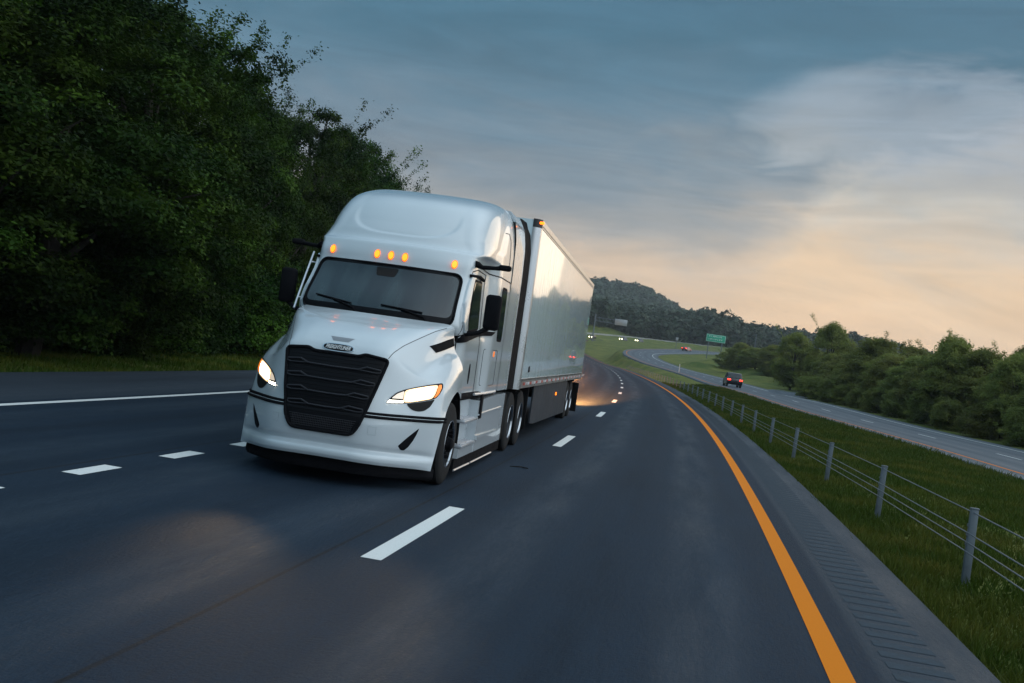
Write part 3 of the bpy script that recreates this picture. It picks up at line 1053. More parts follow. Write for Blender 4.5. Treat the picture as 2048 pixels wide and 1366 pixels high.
# =================================================================== cable barrier on the median
M['galv'] = mat('galvanised', (.13, .155, .18), .55, metal=.3, var=.15, vscale=7)
fb = empty('cable_barrier', (yx(12) + 1.0, 12, 0))
tag(fb, 'steel cable barrier with slim grey posts along the grass median', 'barrier')
ofs = Vector(fb.location)
heads = []
s0 = s_at(RY, SY, 11.95)
k0 = -2
for k in range(k0, 44):
    s = s0 + k * 5.15
    t = 1.68 + .34 * math.exp(-((s - s0) / 16) ** 2)
    p = at_s(RY, NY, BY, SY, s, t, 0)
    zg = float(ground_z(p[0], p[1])[0])
    heads.append(Vector((p[0], p[1], zg)))
pm = None
for i, hpt in enumerate(heads):
    if i == 0:
        b = MB(); b.box((0, 0, .41), (.085, .055, .86), bev=.012)
        b.box((0, 0, .845), (.092, .062, .02), bev=.006)
        for z in (.46, .56, .66): b.box((-.046, 0, z), (.012, .04, .03))
        po = b.build('post', M['galv'], fb); pm = po
    else:
        po = pm.copy(); COL.objects.link(po); po.parent = fb
    po.location = hpt - ofs
    po.rotation_euler = (rngt.normal(0, .012), rngt.normal(0, .012), -rad(8))
for z in (.38, .48, .58, .80):
    c = MB(); L = []
    for i in range(len(heads) - 1):
        a, b = heads[i] - ofs, heads[i + 1] - ofs
        for q in (0, .5): L.append(a.lerp(b, q) + Vector((-.05 if z < .7 else 0, 0, z)))
    c.tube(L, .0075, 6)
    c.build('cable', M['galv'], fb)

# =================================================================== far road furniture
M['concrete'] = mat('concrete', (.30, .30, .29), .8, var=.2, vscale=.8)
M['sign_green'] = mat('sign_green', (.01, .36, .22), .45, var=.12, vscale=1.5)
M['sign_back'] = mat('sign_back', (.34, .36, .38), .4, metal=.4, var=.1)
# concrete median wall along the far bend of our carriageway
iw0, iw1 = int(np.argmin(abs(SY - s_at(RY, SY, 430)))), len(RY) - 8
cw = MB()
cw.grid([[off_pt(RY, NY, BY, i, t, z) for t, z in ((-14.0, -.4), (-14.0, 1.0), (-14.3, 1.0), (-14.3, -.4))] for i in range(iw0, iw1)])
tag(cw.build('concrete_barrier', M['concrete']), 'long pale concrete barrier along the outer edge of the far bend', 'barrier')


def panel_sign(name, px, py, d, w_, h_, m, label, yaw=0.0, writing=None, legs=(-.35, .35), base=None):
    x, z = pix(px, py, d)
    zg = float(terrain(x, d)[0]) if base is None else base
    r = empty(name, (x, d, zg), yaw); tag(r, label, 'road sign')
    b = MB(); b.box((0, 0, z - zg), (w_, .10, h_), bev=.02)
    pn = b.build('panel', m, r)
    if writing:
        bd = MB()
        for q in ((0, h_ / 2 - .12, w_ - .2, .07), (0, -h_ / 2 + .12, w_ - .2, .07)): bd.box((q[0], -.056, z - zg + q[1]), (q[2], .012, q[3]))
        for s_ in (-1, 1): bd.box((s_ * (w_ / 2 - .12), -.056, z - zg), (.07, .012, h_ - .2))
        bd.build('border', M['white_tape'], pn)
        lt = MB(); writing(lt, z - zg, w_, h_); lt.build('lettering', M['white_tape'], pn)
    lg = MB()
    for q in legs: lg.box((q * w_, .12, (z - zg) / 2), (.22, .18, (z - zg)), bev=.02)
    lg.build('legs', M['galv'], r)
    return r


def scribble(b, z, w_, h_):
    # the far legend cannot be read in the photograph: rows of small bright strokes only
    rg = np.random.default_rng(2)
    for row, zz in ((0, .22), (1, -.16)):
        x = -w_ * .36
        while x < w_ * .30:
            hh = h_ * rg.uniform(.14, .22); b.box((x, -.06, z + zz * h_), (h_ * .06, .014, hh))
            if rg.uniform() < .6: b.box((x + h_ * .08, -.06, z + zz * h_ + hh * .3), (h_ * .12, .014, h_ * .05))
            x += h_ * rg.uniform(.18, .3)


panel_sign('road_sign', 1432, 677, 300, 5.6, 2.1, M['sign_green'], 'large green highway sign with white legend above the dark trees', .1, scribble)
panel_sign('small_sign', 1354, 678, 430, 1.0, 1.3, M['sign_back'], 'small grey sign by the barrier of the far road', 0, None, (0,))
# cantilever gantry seen from behind
xg, zgp = pix(1242, 645, 470); xp_, _ = pix(1190, 640, 470)
zb = float(terrain(xp_, 470)[0])
ga = empty('sign_gantry', (xp_, 470, zb)); tag(ga, 'grey cantilever sign gantry seen from behind, left of the far wood', 'sign gantry')
b = MB(); b.tube([(0, 0, -.5), (0, 0, zgp - zb + 2.2)], .28, 10); b.build('pole', M['galv'], ga)
b = MB()
for dz in (.9, -.7): b.tube([(0, 0, zgp - zb + dz), (xg - xp_ + 2.5, 0, zgp - zb + dz - .4)], .13, 6)
for k in range(8): b.tube([(k * 1.6, 0, zgp - zb + .9 - .05 * k), (k * 1.6 + .8, 0, zgp - zb - .7 - .05 * k)], .07, 5)
b.build('arm', M['galv'], ga)
b = MB(); b.box((xg - xp_, -.3, zgp - zb), (5.4, .12, 2.7), bev=.03); b.build('panel', M['sign_back'], ga)
# utility pole and delineator
xu, zu = pix(1513, 668, 290); zb = float(terrain(xu, 290)[0])
up = empty('utility_pole', (xu, 290, zb)); tag(up, 'thin grey utility pole against the far wood, right of the green sign', 'utility pole')
b = MB(); b.tube([(0, 0, -.5), (0, 0, zu - zb)], [.16, .11], 8); b.build('pole', M['galv'], up)
b = MB(); b.box((0, 0, zu - zb - .8), (2.0, .12, .12)); b.build('crossarm', M['bark'], up)
xd, zd = pix(1358, 742, 190); zb = float(ground_z(xd, 190)[0])
dl = empty('delineator_post', (xd, 190, zb)); tag(dl, 'thin white delineator post on the grass island inside the bend', 'delineator')
b = MB(); b.box((0, 0, .8), (.12, .05, 1.7), bev=.01); b.build('post', M['white_line'], dl)
b = MB(); b.box((0, -.03, 1.45), (.10, .015, .18), bev=.004); b.build('reflector', M['silver'], dl)
# =================================================================== the tractor truck
# local frame: X towards the driver's side, Y towards the rear, Z up, origin on the road under the steer axle
TRUCK_LOC = (-1.772, 13.249, 0.0)
TRUCK_RZ = -rad(7.9)
truck = empty('tractor_truck', TRUCK_LOC, TRUCK_RZ)
tag(truck, 'white sleeper cab tractor truck with lit headlights and five amber roof lamps', 'truck')

# ---- cab and roof: horizontal slices
ZK = [1.08, 1.75, 1.86, 1.94, 2.62, 2.74, 2.86, 2.905, 2.945, 3.1, 3.35, 3.6, 3.76, 3.84, 3.885, 3.90]
YC = [0.36, 0.36, 0.05, -.03, 0.50, 0.525, 0.575, 0.61, 0.70, 0.82, 1.08, 1.46, 1.95, 2.35, 2.75, 3.15]
XW = [0.95, 0.95, .97, .985, 0.96, 0.97, 0.985, 1.00, 0.94, 0.84, 0.78, 0.70, 0.60, 0.52, 0.40, 0.25]
YW = [0.44, 0.44, .29, 0.25, 0.68, 0.71, 0.80, 0.85, 0.92, 1.01, 1.23, 1.58, 2.04, 2.42, 2.80, 3.17]
XP = [1.10, 1.10, 1.085, 1.08, 1.06, 1.062, 1.075, 1.10, 1.135, 1.14, 1.125, 1.08, 1.02, 0.95, 0.83, 0.66]
XS = [1.18, 1.18, 1.18, 1.18, 1.178, 1.175, 1.175, 1.175, 1.17, 1.168, 1.150, 1.105, 1.04, 0.97, 0.85, 0.68]
YR = 3.40


def cab_slice(z):
    yc, xw, yw, xp, xs = [float(pchip(ZK, k, np.array(z))) for k in (YC, XW, YW, XP, XS)]
    pts = []
    for i in range(30):
        x = xw * i / 29
        y = yc + (yw - yc) * (x / xw) ** 2.4
        q = (abs(x) / 0.74) ** 3.2 + (max(0, 3.42 - z) / 0.385) ** 3.2
        g = min(1, max(0, (1.0 - q) / 0.22)); g = g * g * (3 - 2 * g)
        g *= 1 - min(1, max(0, (z - 3.22) / 0.3))
        pts.append((x, y + 0.034 * g))
    yp = min(yw + 0.34 + 0.5 * min(1, max(0, (z - 2.92) / 0.2)), YR - 0.1)
    y2 = min(max(1.9, yp + 0.25), YR - 0.06); y3 = min(y2 + 0.5, YR - 0.03)
    for i in range(1, 13):
        t = i / 12
        pts.append(((1 - t) ** 2 * xw + 2 * t * (1 - t) * xp + t * t * xp, (1 - t) ** 2 * yw + 2 * t * (1 - t) * (yw + 0.06) + t * t * yp))
    for i in range(1, 9):
        t = i / 8; pts.append((xp, yp + (y2 - yp) * t))
    for i in range(1, 9):
        t = i / 8; e = t * t * (3 - 2 * t); pts.append((xp + (xs - xp) * e, y2 + (y3 - y2) * t))
    for i in range(1, 7):
        t = i / 6; pts.append((xs, y3 + (YR - y3) * t))
    return [(x, y, z) for x, y in pts]


zs = np.concatenate([np.linspace(1.08, 1.8, 10), np.linspace(1.84, 2.84, 30), np.linspace(2.86, 3.2, 26), np.linspace(3.22, 3.84, 36), [3.855, 3.868, 3.88, 3.888, 3.894, 3.898, 3.90]])
G = np.array([cab_slice(float(z)) for z in zs])
Gm = G[:, :0:-1].copy(); Gm[..., 0] *= -1
G = np.concatenate([Gm, G], 1)
cab = MB().grid(G)
nb = G.shape[1]; base = (len(zs) - 1) * nb
half = (nb - 1) // 2
cab.f += [(base + half - k, base + half - k - 1, base + half + k + 1, base + half + k) for k in range(half)]
cab.f += [(i * nb, (i + 1) * nb, (i + 1) * nb + nb - 1, i * nb + nb - 1) for i in range(len(zs) - 1)]
cab_o = cab.build('cab', M['paint'], truck, angle=50)
CB = cab.bvh()

# ---- hood with fenders: control net, columns from the centre line outwards, rows from the cowl down to the bumper
net = [
 [(0,-.17,1.955),(.34,-.13,1.955),(.70,.02,1.955),(.985,.22,1.945),(1.015,.27,1.825),(1.047,.29,1.655),(1.125,.30,1.545),(1.185,.30,1.40),(1.205,.32,1.05)],
 [(0,-.48,1.86),(.33,-.44,1.865),(.62,-.35,1.872),(.89,-.18,1.868),(.957,-.10,1.75),(1.0,-.035,1.60),(1.098,.0,1.525),(1.185,.02,1.38),(1.21,.10,1.13)],
 [(0,-.74,1.775),(.31,-.70,1.785),(.55,-.62,1.79),(.775,-.52,1.765),(.882,-.425,1.635),(.955,-.34,1.507),(1.072,-.27,1.445),(1.18,-.22,1.32),(1.215,-.06,1.15)],
 [(0,-.96,1.69),(.28,-.93,1.695),(.50,-.88,1.695),(.685,-.81,1.66),(.81,-.71,1.525),(.912,-.60,1.412),(1.052,-.48,1.365),(1.165,-.40,1.25),(1.215,-.23,1.11)],
 [(0,-1.11,1.60),(.27,-1.09,1.60),(.47,-1.06,1.60),(.625,-1.03,1.555),(.755,-.915,1.43),(.88,-.775,1.337),(1.035,-.62,1.292),(1.15,-.52,1.19),(1.21,-.35,1.05)],
 [(0,-1.20,1.495),(.27,-1.19,1.495),(.45,-1.18,1.49),(.60,-1.15,1.46),(.74,-1.03,1.36),(.88,-.86,1.28),(1.03,-.70,1.22),(1.14,-.59,1.13),(1.205,-.43,.99)],
 [(0,-1.30,1.25),(.26,-1.29,1.25),(.42,-1.275,1.25),(.56,-1.23,1.24),(.71,-1.12,1.18),(.865,-.95,1.13),(1.02,-.77,1.09),(1.13,-.64,1.04),(1.20,-.48,.93)],
 [(0,-1.37,1.02),(.25,-1.36,1.02),(.40,-1.345,1.02),(.52,-1.31,1.01),(.68,-1.19,.99),(.85,-1.01,.97),(1.01,-.83,.95),(1.13,-.68,.93),(1.20,-.52,.88)],
 [(0,-1.40,.81),(.25,-1.39,.81),(.40,-1.375,.81),(.52,-1.335,.81),(.68,-1.23,.81),(.85,-1.05,.81),(1.01,-.86,.81),(1.14,-.70,.81),(1.205,-.55,.81)],
]
hood = MB().grid(patch(net, 7, 7))
hood.build('hood', M['paint'], truck, angle=60)

# ---- bumper: rows from the rubbing strip down to the lip
cols = [(0, -1.425), (.25, -1.415), (.45, -1.385), (.65, -1.285), (.85, -1.09), (1.01, -.91), (1.14, -.74), (1.205, -.60)]
rows = [(.83, .0, .0), (.72, .012, .005), (.60, .010, .0), (.50, .0, .0), (.44, -.03, .0), (.395, .035, .008), (.34, .045, .006), (.30, .025, .0)]
net_b = []
for z, off, sd_ in rows:
    r = []
    for i, (x, y) in enumerate(cols):
        nx, ny = x / 1.6, -1.0
        k = 1 - i / 9
        zz = z - (0.83 - z) / 0.53 * (0.065 * (x / 1.2) ** 2)
        tin = (0.83 - z) / 0.53
        r.append((x + off * nx * max(0, 1 - (i / 6.5) ** 2) - tin * .045 * (i / 7) ** 2, y + off * ny * max(0, 1 - (i / 7.2) ** 3) - tin * (0.15 if i == 7 else 0.05 if i == 6 else 0.0), zz))
    net_b.append(r)
bump = MB().grid(patch(net_b, 7, 7))
bump.build('bumper', M['paint'], truck, angle=60)
front = MB(); front.v = hood.v + bump.v; front.f = hood.f + [tuple(i + len(hood.v) for i in f) for f in bump.f]
FB = front.bvh()
HB = hood.bvh()

# black air dam under the lip
dam = []
for z, k in ((.31, .96), (.22, .965), (.15, .95)):
    r = []
    for x, y in cols: r.append((x * k, y * k + .02, z - 0.07 * (x / 1.2) ** 2 * (1 if z > .16 else .6)))
    dam.append(r)
MB().grid(patch(dam, 5, 4)).build('air_dam', M['black_plastic'], truck)

# rubbing strip between hood and bumper: two black beads
for zz in (.842, .808):
    pts = []
    for sgn in (-1, 1):
        q = [(sgn * x, zz) for x in np.linspace(1.175, .44, 14)]
        L = on_line(q, 'y', FB, 0.006, 2)
        strip = MB().tube([Vector((sgn * 1.212, -.53, zz))] + L, 0.017, 8)
        strip.build('rub_strip', M['black_plastic'], truck)

# ---- grille
gpoly = [(-.335, 1.478), (-.262, 1.448), (.262, 1.448), (.335, 1.478), (.600, 1.448), (.512, 1.04), (.425, .70), (.355, .582), (-.355, .582), (-.425, .70), (-.512, 1.04), (-.600, 1.448)]
gp = round_poly(gpoly, [.03, .03, .03, .03, .05, .02, .05, .06, .06, .05, .02, .05], 4)
grille = decal('grille', gp, 'y', FB, 0.012, 0.05, M['black_gloss'], truck, 0.04)
MB().tube(on_line(gp, 'y', FB, 0.02, 2, True), 0.019, 8, closed=True).build('grille_frame', M['black_plastic'], grille)
for hw, z in ((.545, 1.305), (.508, 1.155), (.470, 1.005), (.435, .855)):
    b = MB()
    a = [(-hw, z + .02), (-hw + .16, z + .038), (-hw + .25, z), (0, z - .004), (hw - .25, z), (hw - .16, z + .038), (hw, z + .02)]
    b.tube(on_line(a, 'y', FB, 0.040, 6), 0.010, 6)
    for s_ in (-1, 1):
        lo = [(s_ * (hw - .25), z), (s_ * (hw - .05), z - .014), (s_ * hw, z - .006), (s_ * hw, z + .02)]
        b.tube(on_line(lo, 'y', FB, 0.037, 5), 0.007, 6)
    b.build('grille_bar', M['grille_bar'], grille)
mesh_b = MB()
for z in np.linspace(.615, .735, 6):
    hw = .33 + (z - .61) * .45
    mesh_b.tube(on_line([(-hw, z), (hw, z)], 'y', FB, 0.016, 14), 0.004, 4)
for x in np.linspace(-.34, .34, 35):
    mesh_b.tube(on_line([(x, .61), (x, .74)], 'y', FB, 0.016, 3), 0.003, 4)
mesh_b.build('grille_mesh', M['grille_bar'], grille)
bk = MB()
for z in np.linspace(.79, 1.43, 17):
    hw = .40 + (z - .79) * .24
    bk.tube(on_line([(-hw, z), (hw, z)], 'y', FB, 0.012, 14), 0.004, 4)
bk.build('grille_backing', M['chassis'], grille)

# ---- badge and hood scoop
bz, bw, bh = 1.515, .185, .046
ov = [(bw * math.copysign(abs(math.cos(t)) ** .7, math.cos(t)), bz + bh * math.copysign(abs(math.sin(t)) ** .75, math.sin(t))) for t in np.linspace(0, 2 * math.pi, 48, endpoint=False)]
badge = decal('badge', ov, 'y', FB, 0.010, 0.03, M['chrome'], truck, 0.05)
ov2 = [(x * .93, bz + (z - bz) * .78) for x, z in ov]
decal('badge_field', ov2, 'y', FB, 0.013, 0.02, M['black_gloss'], badge, 0.05)
cu = bpy.data.curves.new('badge_text', 'FONT')
cu.body = 'FREIGHTLINER'; cu.align_x = 'CENTER'; cu.align_y = 'CENTER'; cu.size = 0.060; cu.shear = 0.25; cu.extrude = 0.002; cu.offset = 0.0012
to = bpy.data.objects.new('tmp_text', cu); COL.objects.link(to)
bpy.context.view_layer.update()
dg = bpy.context.evaluated_depsgraph_get()
tm = bpy.data.meshes.new_from_object(to.evaluated_get(dg))
bpy.data.objects.remove(to)
xs_ = [v.co.x for v in tm.vertices]; kx = 0.29 / (max(xs_) - min(xs_))
for v in tm.vertices:
    x, z = v.co.x * kx, bz + v.co.y
    h, n_, d = project(FB, (x, z), 'y')
    v.co = h + Vector((0, -0.016 - v.co.z, 0))
txt = bpy.data.objects.new('lettering', tm); COL.objects.link(txt); tm.materials.append(M['white_tape']); txt.parent = badge
decal('hood_scoop', [(-.14, 1.632), (.14, 1.632), (.09, 1.585), (-.09, 1.585)], 'y', FB, 0.003, 0.02, mat('scoop_grey', (.22, .23, .25), .4), truck, 0.04)

# hood shut lines and panel creases
lines = MB()
for s_ in (-1, 1):
    q = [(s_ * x, z) for x, z in ((.585, 1.465), (.615, 1.545), (.672, 1.632), (.768, 1.734), (.880, 1.846), (.955, 1.905))]
    lines.tube(on_line(q, 'y', HB, 0.0, 6), 0.0045, 5)
lines.build('hood_seam', M['seam'], truck)

# ---- headlights
lamp = [(.644, .975), (.683, 1.046), (.726, 1.103), (.80, 1.148), (.883, 1.182), (1.00, 1.222), (1.118, 1.258), (1.135, 1.20), (1.122, 1.13), (1.093, 1.072), (1.03, 1.045), (.95, 1.020), (.832, .991)]
low = [(.832, .987), (.868, .945), (.905, .918), (.96, .908), (1.01, .922), (1.055, .97), (1.088, 1.065), (1.03, 1.040), (.95, 1.015)]
lit = [(.80, 1.0), (.80, 1.135), (.883, 1.170), (1.00, 1.208), (1.088, 1.232), (1.082, 1.13), (1.06, 1.066), (.95, 1.030), (.86, 1.004)]
drl = [(.655, .982), (.80, .996), (.80, 1.018), (.672, 1.012)]
grid_p = [(.690, 1.035), (.795, 1.035), (.795, 1.128), (.735, 1.090)]
turn = [(1.092, 1.232), (1.112, 1.238), (1.124, 1.195), (1.114, 1.13), (1.092, 1.090), (1.074, 1.076), (1.090, 1.13)]
for s_ in (-1, 1):
    f = (lambda p: p) if s_ > 0 else mirror
    hl = decal('headlight', f(round_poly(lamp, .02, 3)), 'y', FB, 0.008, 0.05, M['lamp_house'], truck, 0.04)
    decal('lamp_glow', f(round_poly(lit, .03, 4)), 'y', FB, 0.014, 0.02, M['beam_warm'], hl, 0.04)
    core = [(.815, 1.03), (.83, 1.125), (.90, 1.160), (1.00, 1.196), (1.066, 1.205), (1.06, 1.12), (1.03, 1.072), (.94, 1.045), (.87, 1.025)]
    decal('lamp_beam', f(round_poly(core, .035, 5)), 'y', FB, 0.018, 0.02, M['beam'], hl, 0.04)
    decal('running_light', f(drl), 'y', FB, 0.014, 0.02, M['beam'], hl, 0.04)
    decal('reflector', f(round_poly(grid_p, .012, 3)), 'y', FB, 0.013, 0.02, M['beam_soft'], hl, 0.04)
    decal('turn_signal', f(round_poly(turn, .01, 3)), 'y', FB, 0.015, 0.02, M['amber_dim'], hl, 0.04)
    decal('lamp_bezel', f(round_poly(low, .02, 3)), 'y', FB, 0.007, 0.03, M['lamp_house'], truck, 0.04)
    fin = [(1.000, .725), (.905, .615), (.822, .508), (.850, .462), (.880, .458), (.918, .500), (.955, .575), (.982, .650)]
    decal('bumper_fin', f(round_poly(fin, .01, 2)), 'y', FB, 0.004, 0.03, M['black_gloss'], truck, 0.03)
    sp = bpy.data.lights.new('headlight_beam', 'SPOT')
    sp.energy = 80 if s_ > 0 else 130; sp.color = (1.0, 0.70, 0.40); sp.spot_size = rad(30 if s_ > 0 else 23); sp.spot_blend = 1.0; sp.shadow_soft_size = 0.06
    spo = bpy.data.objects.new('headlight_beam', sp); COL.objects.link(spo)
    spo.parent = truck; spo.location = (s_ * 1.0, -1.16, 1.12)
    spo.rotation_euler = Vector((-.14, 1.0, .105) if s_ > 0 else (-.34, 1.0, .21)).to_track_quat('Z', 'Y').to_euler()

M['tow'] = mat('tow_grey', (.36, .40, .43), .5)
# tow pin covers on the bumper
for s_ in (-1, 1):
    sq = [(s_ * a, b) for a, b in ((.52, .70), (.60, .70), (.60, .61), (.52, .61))]
    MB().tube(on_line(sq, 'y', FB, 0.0, 3, True), 0.0022, 4, closed=True).build('tow_cover', M['tow'], truck)

# ---- windshield, cowl and wipers
def streaked_glass():
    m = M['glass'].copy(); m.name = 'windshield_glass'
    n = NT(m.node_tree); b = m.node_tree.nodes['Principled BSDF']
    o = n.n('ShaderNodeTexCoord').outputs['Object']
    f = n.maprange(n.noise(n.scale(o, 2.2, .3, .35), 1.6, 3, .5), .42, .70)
    n.set(b.inputs['Base Color'], n.mix(f, (.004, .010, .017, 1), (.030, .052, .058, 1)))  # pale upright reflection streaks painted into the glass colour
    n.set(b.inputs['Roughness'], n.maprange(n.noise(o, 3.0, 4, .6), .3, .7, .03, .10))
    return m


M['ws_glass'] = streaked_glass()
wsp = [(-.90, 2.612), (.90, 2.612), (1.0, 2.56), (1.005, 1.985), (.93, 1.945), (-.93, 1.945), (-1.005, 1.985), (-1.0, 2.56)]
wso = round_poly([(-.945, 2.615), (.945, 2.615), (.985, 1.945), (-.985, 1.945)], .11, 7)
wsi = round_poly([(-.915, 2.580), (.915, 2.580), (.950, 2.03), (-.950, 2.03)], .09, 7)
ws = decal('windshield', wso, 'y', CB, 0.014, 0.03, M['black_gloss'], truck, 0.05)
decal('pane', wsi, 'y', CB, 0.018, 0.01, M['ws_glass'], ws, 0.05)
MB().tube(on_line(wso, 'y', CB, 0.020, 3, True), 0.016, 8, closed=True).build('gasket', M['black_plastic'], ws)
pod = decal('camera_pod', round_poly([(-.15, 2.575), (.15, 2.575), (.12, 2.46), (-.12, 2.46)], .03, 3), 'y', CB, 0.021, 0.01, M['lamp_house'], ws, 0.05)
for x0, x1, xa in ((-.80, -.28, -.22), (.10, .62, .66)):
    wp = MB()
    L = on_line([(x0, 2.115 if x0 < 0 else 2.085), (x1, 2.055)], 'y', CB, 0.035, 10)
    wp.tube(L, 0.011, 6)
    wp.tube([L[5] + Vector((0, -.012, 0))] + on_line([(xa - .02, 2.0), (xa + .02, 1.95)], 'y', CB, 0.04, 2), 0.013, 6)
    wp.build('wiper', M['black_plastic'], truck)

# roof marker lamps
for x in (-.82, -.185, 0, .185, .82):
    q = [(x + .030 * math.cos(t), 2.742 + .046 * math.sin(t)) for t in np.linspace(0, 2 * math.pi, 16, endpoint=False)]
    ml = decal('marker_lamp', q, 'y', CB, 0.028, 0.04, M['amber'], truck, 0.03, 60)
    q2 = [(x + .039 * math.cos(t), 2.742 + .060 * math.sin(t)) for t in np.linspace(0, 2 * math.pi, 16, endpoint=False)]
    decal('lamp_rim', q2, 'y', CB, 0.008, 0.02, M['amber_dim'], ml, 0.03)

# ---- both sides of the cab
for s_, ax in ((1, 'x+'), (-1, 'x-')):
    door_w = round_poly([(.80, 1.925), (.92, 2.575), (1.46, 2.575), (1.52, 1.975)], [.06, .10, .06, .06], 4)
    fr_ = decal('door_window', round_poly([(.76, 1.895), (.89, 2.605), (1.50, 2.605), (1.56, 1.95)], [.07, .11, .07, .07], 4), ax, CB, 0.006, 0.02, M['black_plastic'], truck, 0.06)
    decal('pane', door_w, ax, CB, 0.010, 0.02, M['glass'], fr_, 0.06)
    sw = round_poly([(2.72, 1.87), (2.66, 2.60), (3.10, 2.60), (3.16, 1.87)], .08, 4)
    sf = decal('sleeper_window', round_poly([(2.69, 1.83), (2.63, 2.64), (3.13, 2.64), (3.19, 1.83)], .10, 4), ax, CB, 0.004, 0.02, M['black_plastic'], truck, 0.06)
    decal('pane', sw, ax, CB, 0.008, 0.02, M['glass'], sf, 0.06)
    # door with its shut line
    sl = MB()
    outline = [(.34, 1.10), (.30, 1.55), (.36, 1.80), (.62, 2.30), (.82, 2.69), (1.05, 2.735), (1.70, 2.72), (1.74, 1.10)]
    sl.tube(on_line(outline, ax, CB, 0.0, 10), 0.007, 5)
    sl.build('door_seam', M['seam'], truck)
    rs = MB()
    rs.tube(on_line([(1.02, 2.78), (1.25, 2.785), (1.9, 2.76), (3.38, 2.75)], ax, CB, 0.0, 12), 0.009, 5)
    rs.build('roof_seam', M['seam'], truck)
    # black belt wedge from the mirror to the fender vent
    decal('belt_trim', [(.36, 1.83), (.62, 1.885), (1.60, 1.945), (2.45, 1.965), (2.25, 1.90), (1.55, 1.86), (.95, 1.80), (.40, 1.735)], ax, CB, 0.012, 0.03, M['black_plastic'], truck, 0.06)
    # white window deflector along the pillar
    dfl = decal('pillar_trim', [(.50, 1.88), (.42, 2.02), (.47, 2.25), (.80, 2.66), (.90, 2.68), (.66, 2.25), (.62, 2.05), (.66, 1.90)], ax, CB, 0.030, 0.03, M['paint'], truck, 0.05)
    MB().tube(on_line([(.74, 2.63), (1.15, 2.655), (1.50, 2.63)], ax, CB, 0.02, 6), 0.022, 6).build('rain_visor', M['black_plastic'], truck)
    # handle
    hp = [(1.22 + .05 * math.cos(t), 1.35 + .135 * math.sin(t)) for t in np.linspace(0, 2 * math.pi, 20, endpoint=False)]
    decal('door_handle', hp, ax, CB, 0.006, 0.02, M['black_plastic'], truck, 0.05)
    # baggage door and toolbox lines behind the door
    for rect in ([(2.05, 1.70), (2.05, 1.18), (2.95, 1.18), (2.95, 1.70)],):
        MB().tube(on_line(round_poly(rect, .05, 3), ax, CB, 0.0, 2, True), 0.005, 4, closed=True).build('baggage_door_seam', M['seam'], truck)
    decal('marker_light', round_poly([(2.62, 1.60), (2.66, 1.60), (2.66, 1.68), (2.62, 1.68)], .008, 2), ax, CB, 0.010, 0.01, M['amber_dim'], truck, 0.03)
    # vent line on the roof side
    MB().tube(on_line([(2.55, 3.42), (2.80, 3.44), (2.98, 3.36), (3.02, 2.92)], ax, CB, 0.0, 8), 0.006, 5).build('roof_vent_seam', M['seam'], truck)
    # fender vent on the hood flank
    decal('fender_vent', [(-.42, 1.665), (.02, 1.76), (.24, 1.795), (.26, 1.70), (-.05, 1.64), (-.30, 1.595)], ax, HB, 0.010, 0.03, M['black_plastic'], truck, 0.04)
    decal('vent_lip', [(-.34, 1.660), (.0, 1.735), (.20, 1.765), (.21, 1.715), (-.05, 1.662), (-.26, 1.625)], ax, HB, 0.014, 0.02, M['chassis'], truck, 0.04)
    # grab bar standing off the pillar
    gb = MB()
    gb.tube([(s_ * 1.135, .36, 1.90), (s_ * 1.14, .44, 2.02), (s_ * 1.14, .64, 2.35), (s_ * 1.135, .84, 2.68)], 0.014, 8)
    for yy, zz in ((.45, 2.05), (.76, 2.54)):
        gb.tube([(s_ * 1.14, yy, zz), (s_ * 1.05, yy + .06, zz)], 0.011, 6)
    if s_ < 0: gb.build('grab_bar', M['silver'], truck)
    # mirror
    mi = MB(); mi.box((s_ * 1.385, .72, 2.19), (.205, .15, .46), bev=.045)
    mo = mi.build('mirror', M['black_plastic'], truck, angle=50)
    g = MB(); g.box((s_ * 1.385, .797, 2.19), (.165, .008, .40), bev=.003); g.build('mirror_glass', M['chrome'], mo)
    arm = MB(); arm.tube([(s_ * 1.36, .72, 1.99), (s_ * 1.25, .66, 1.91), (s_ * 1.08, .60, 1.87)], [.035, .03, .035], 8)
    arm.build('mirror_arm', M['black_plastic'], mo)
    # camera arm over the door
    ca = MB()
    ca.tube([(s_ * 1.035, .88, 2.80), (s_ * 1.075, .93, 2.795), (s_ * 1.13, .95, 2.77), (s_ * 1.30, .98, 2.782), (s_ * 1.36, .99, 2.79)], [.05, .048, .033, .030, .036], 10, flat=.9)
    ca.box((s_ * 1.425, 1.0, 2.80), (.165, .11, .075), bev=.025)
    ca.build('camera_arm', M['black_plastic'], truck, angle=50)

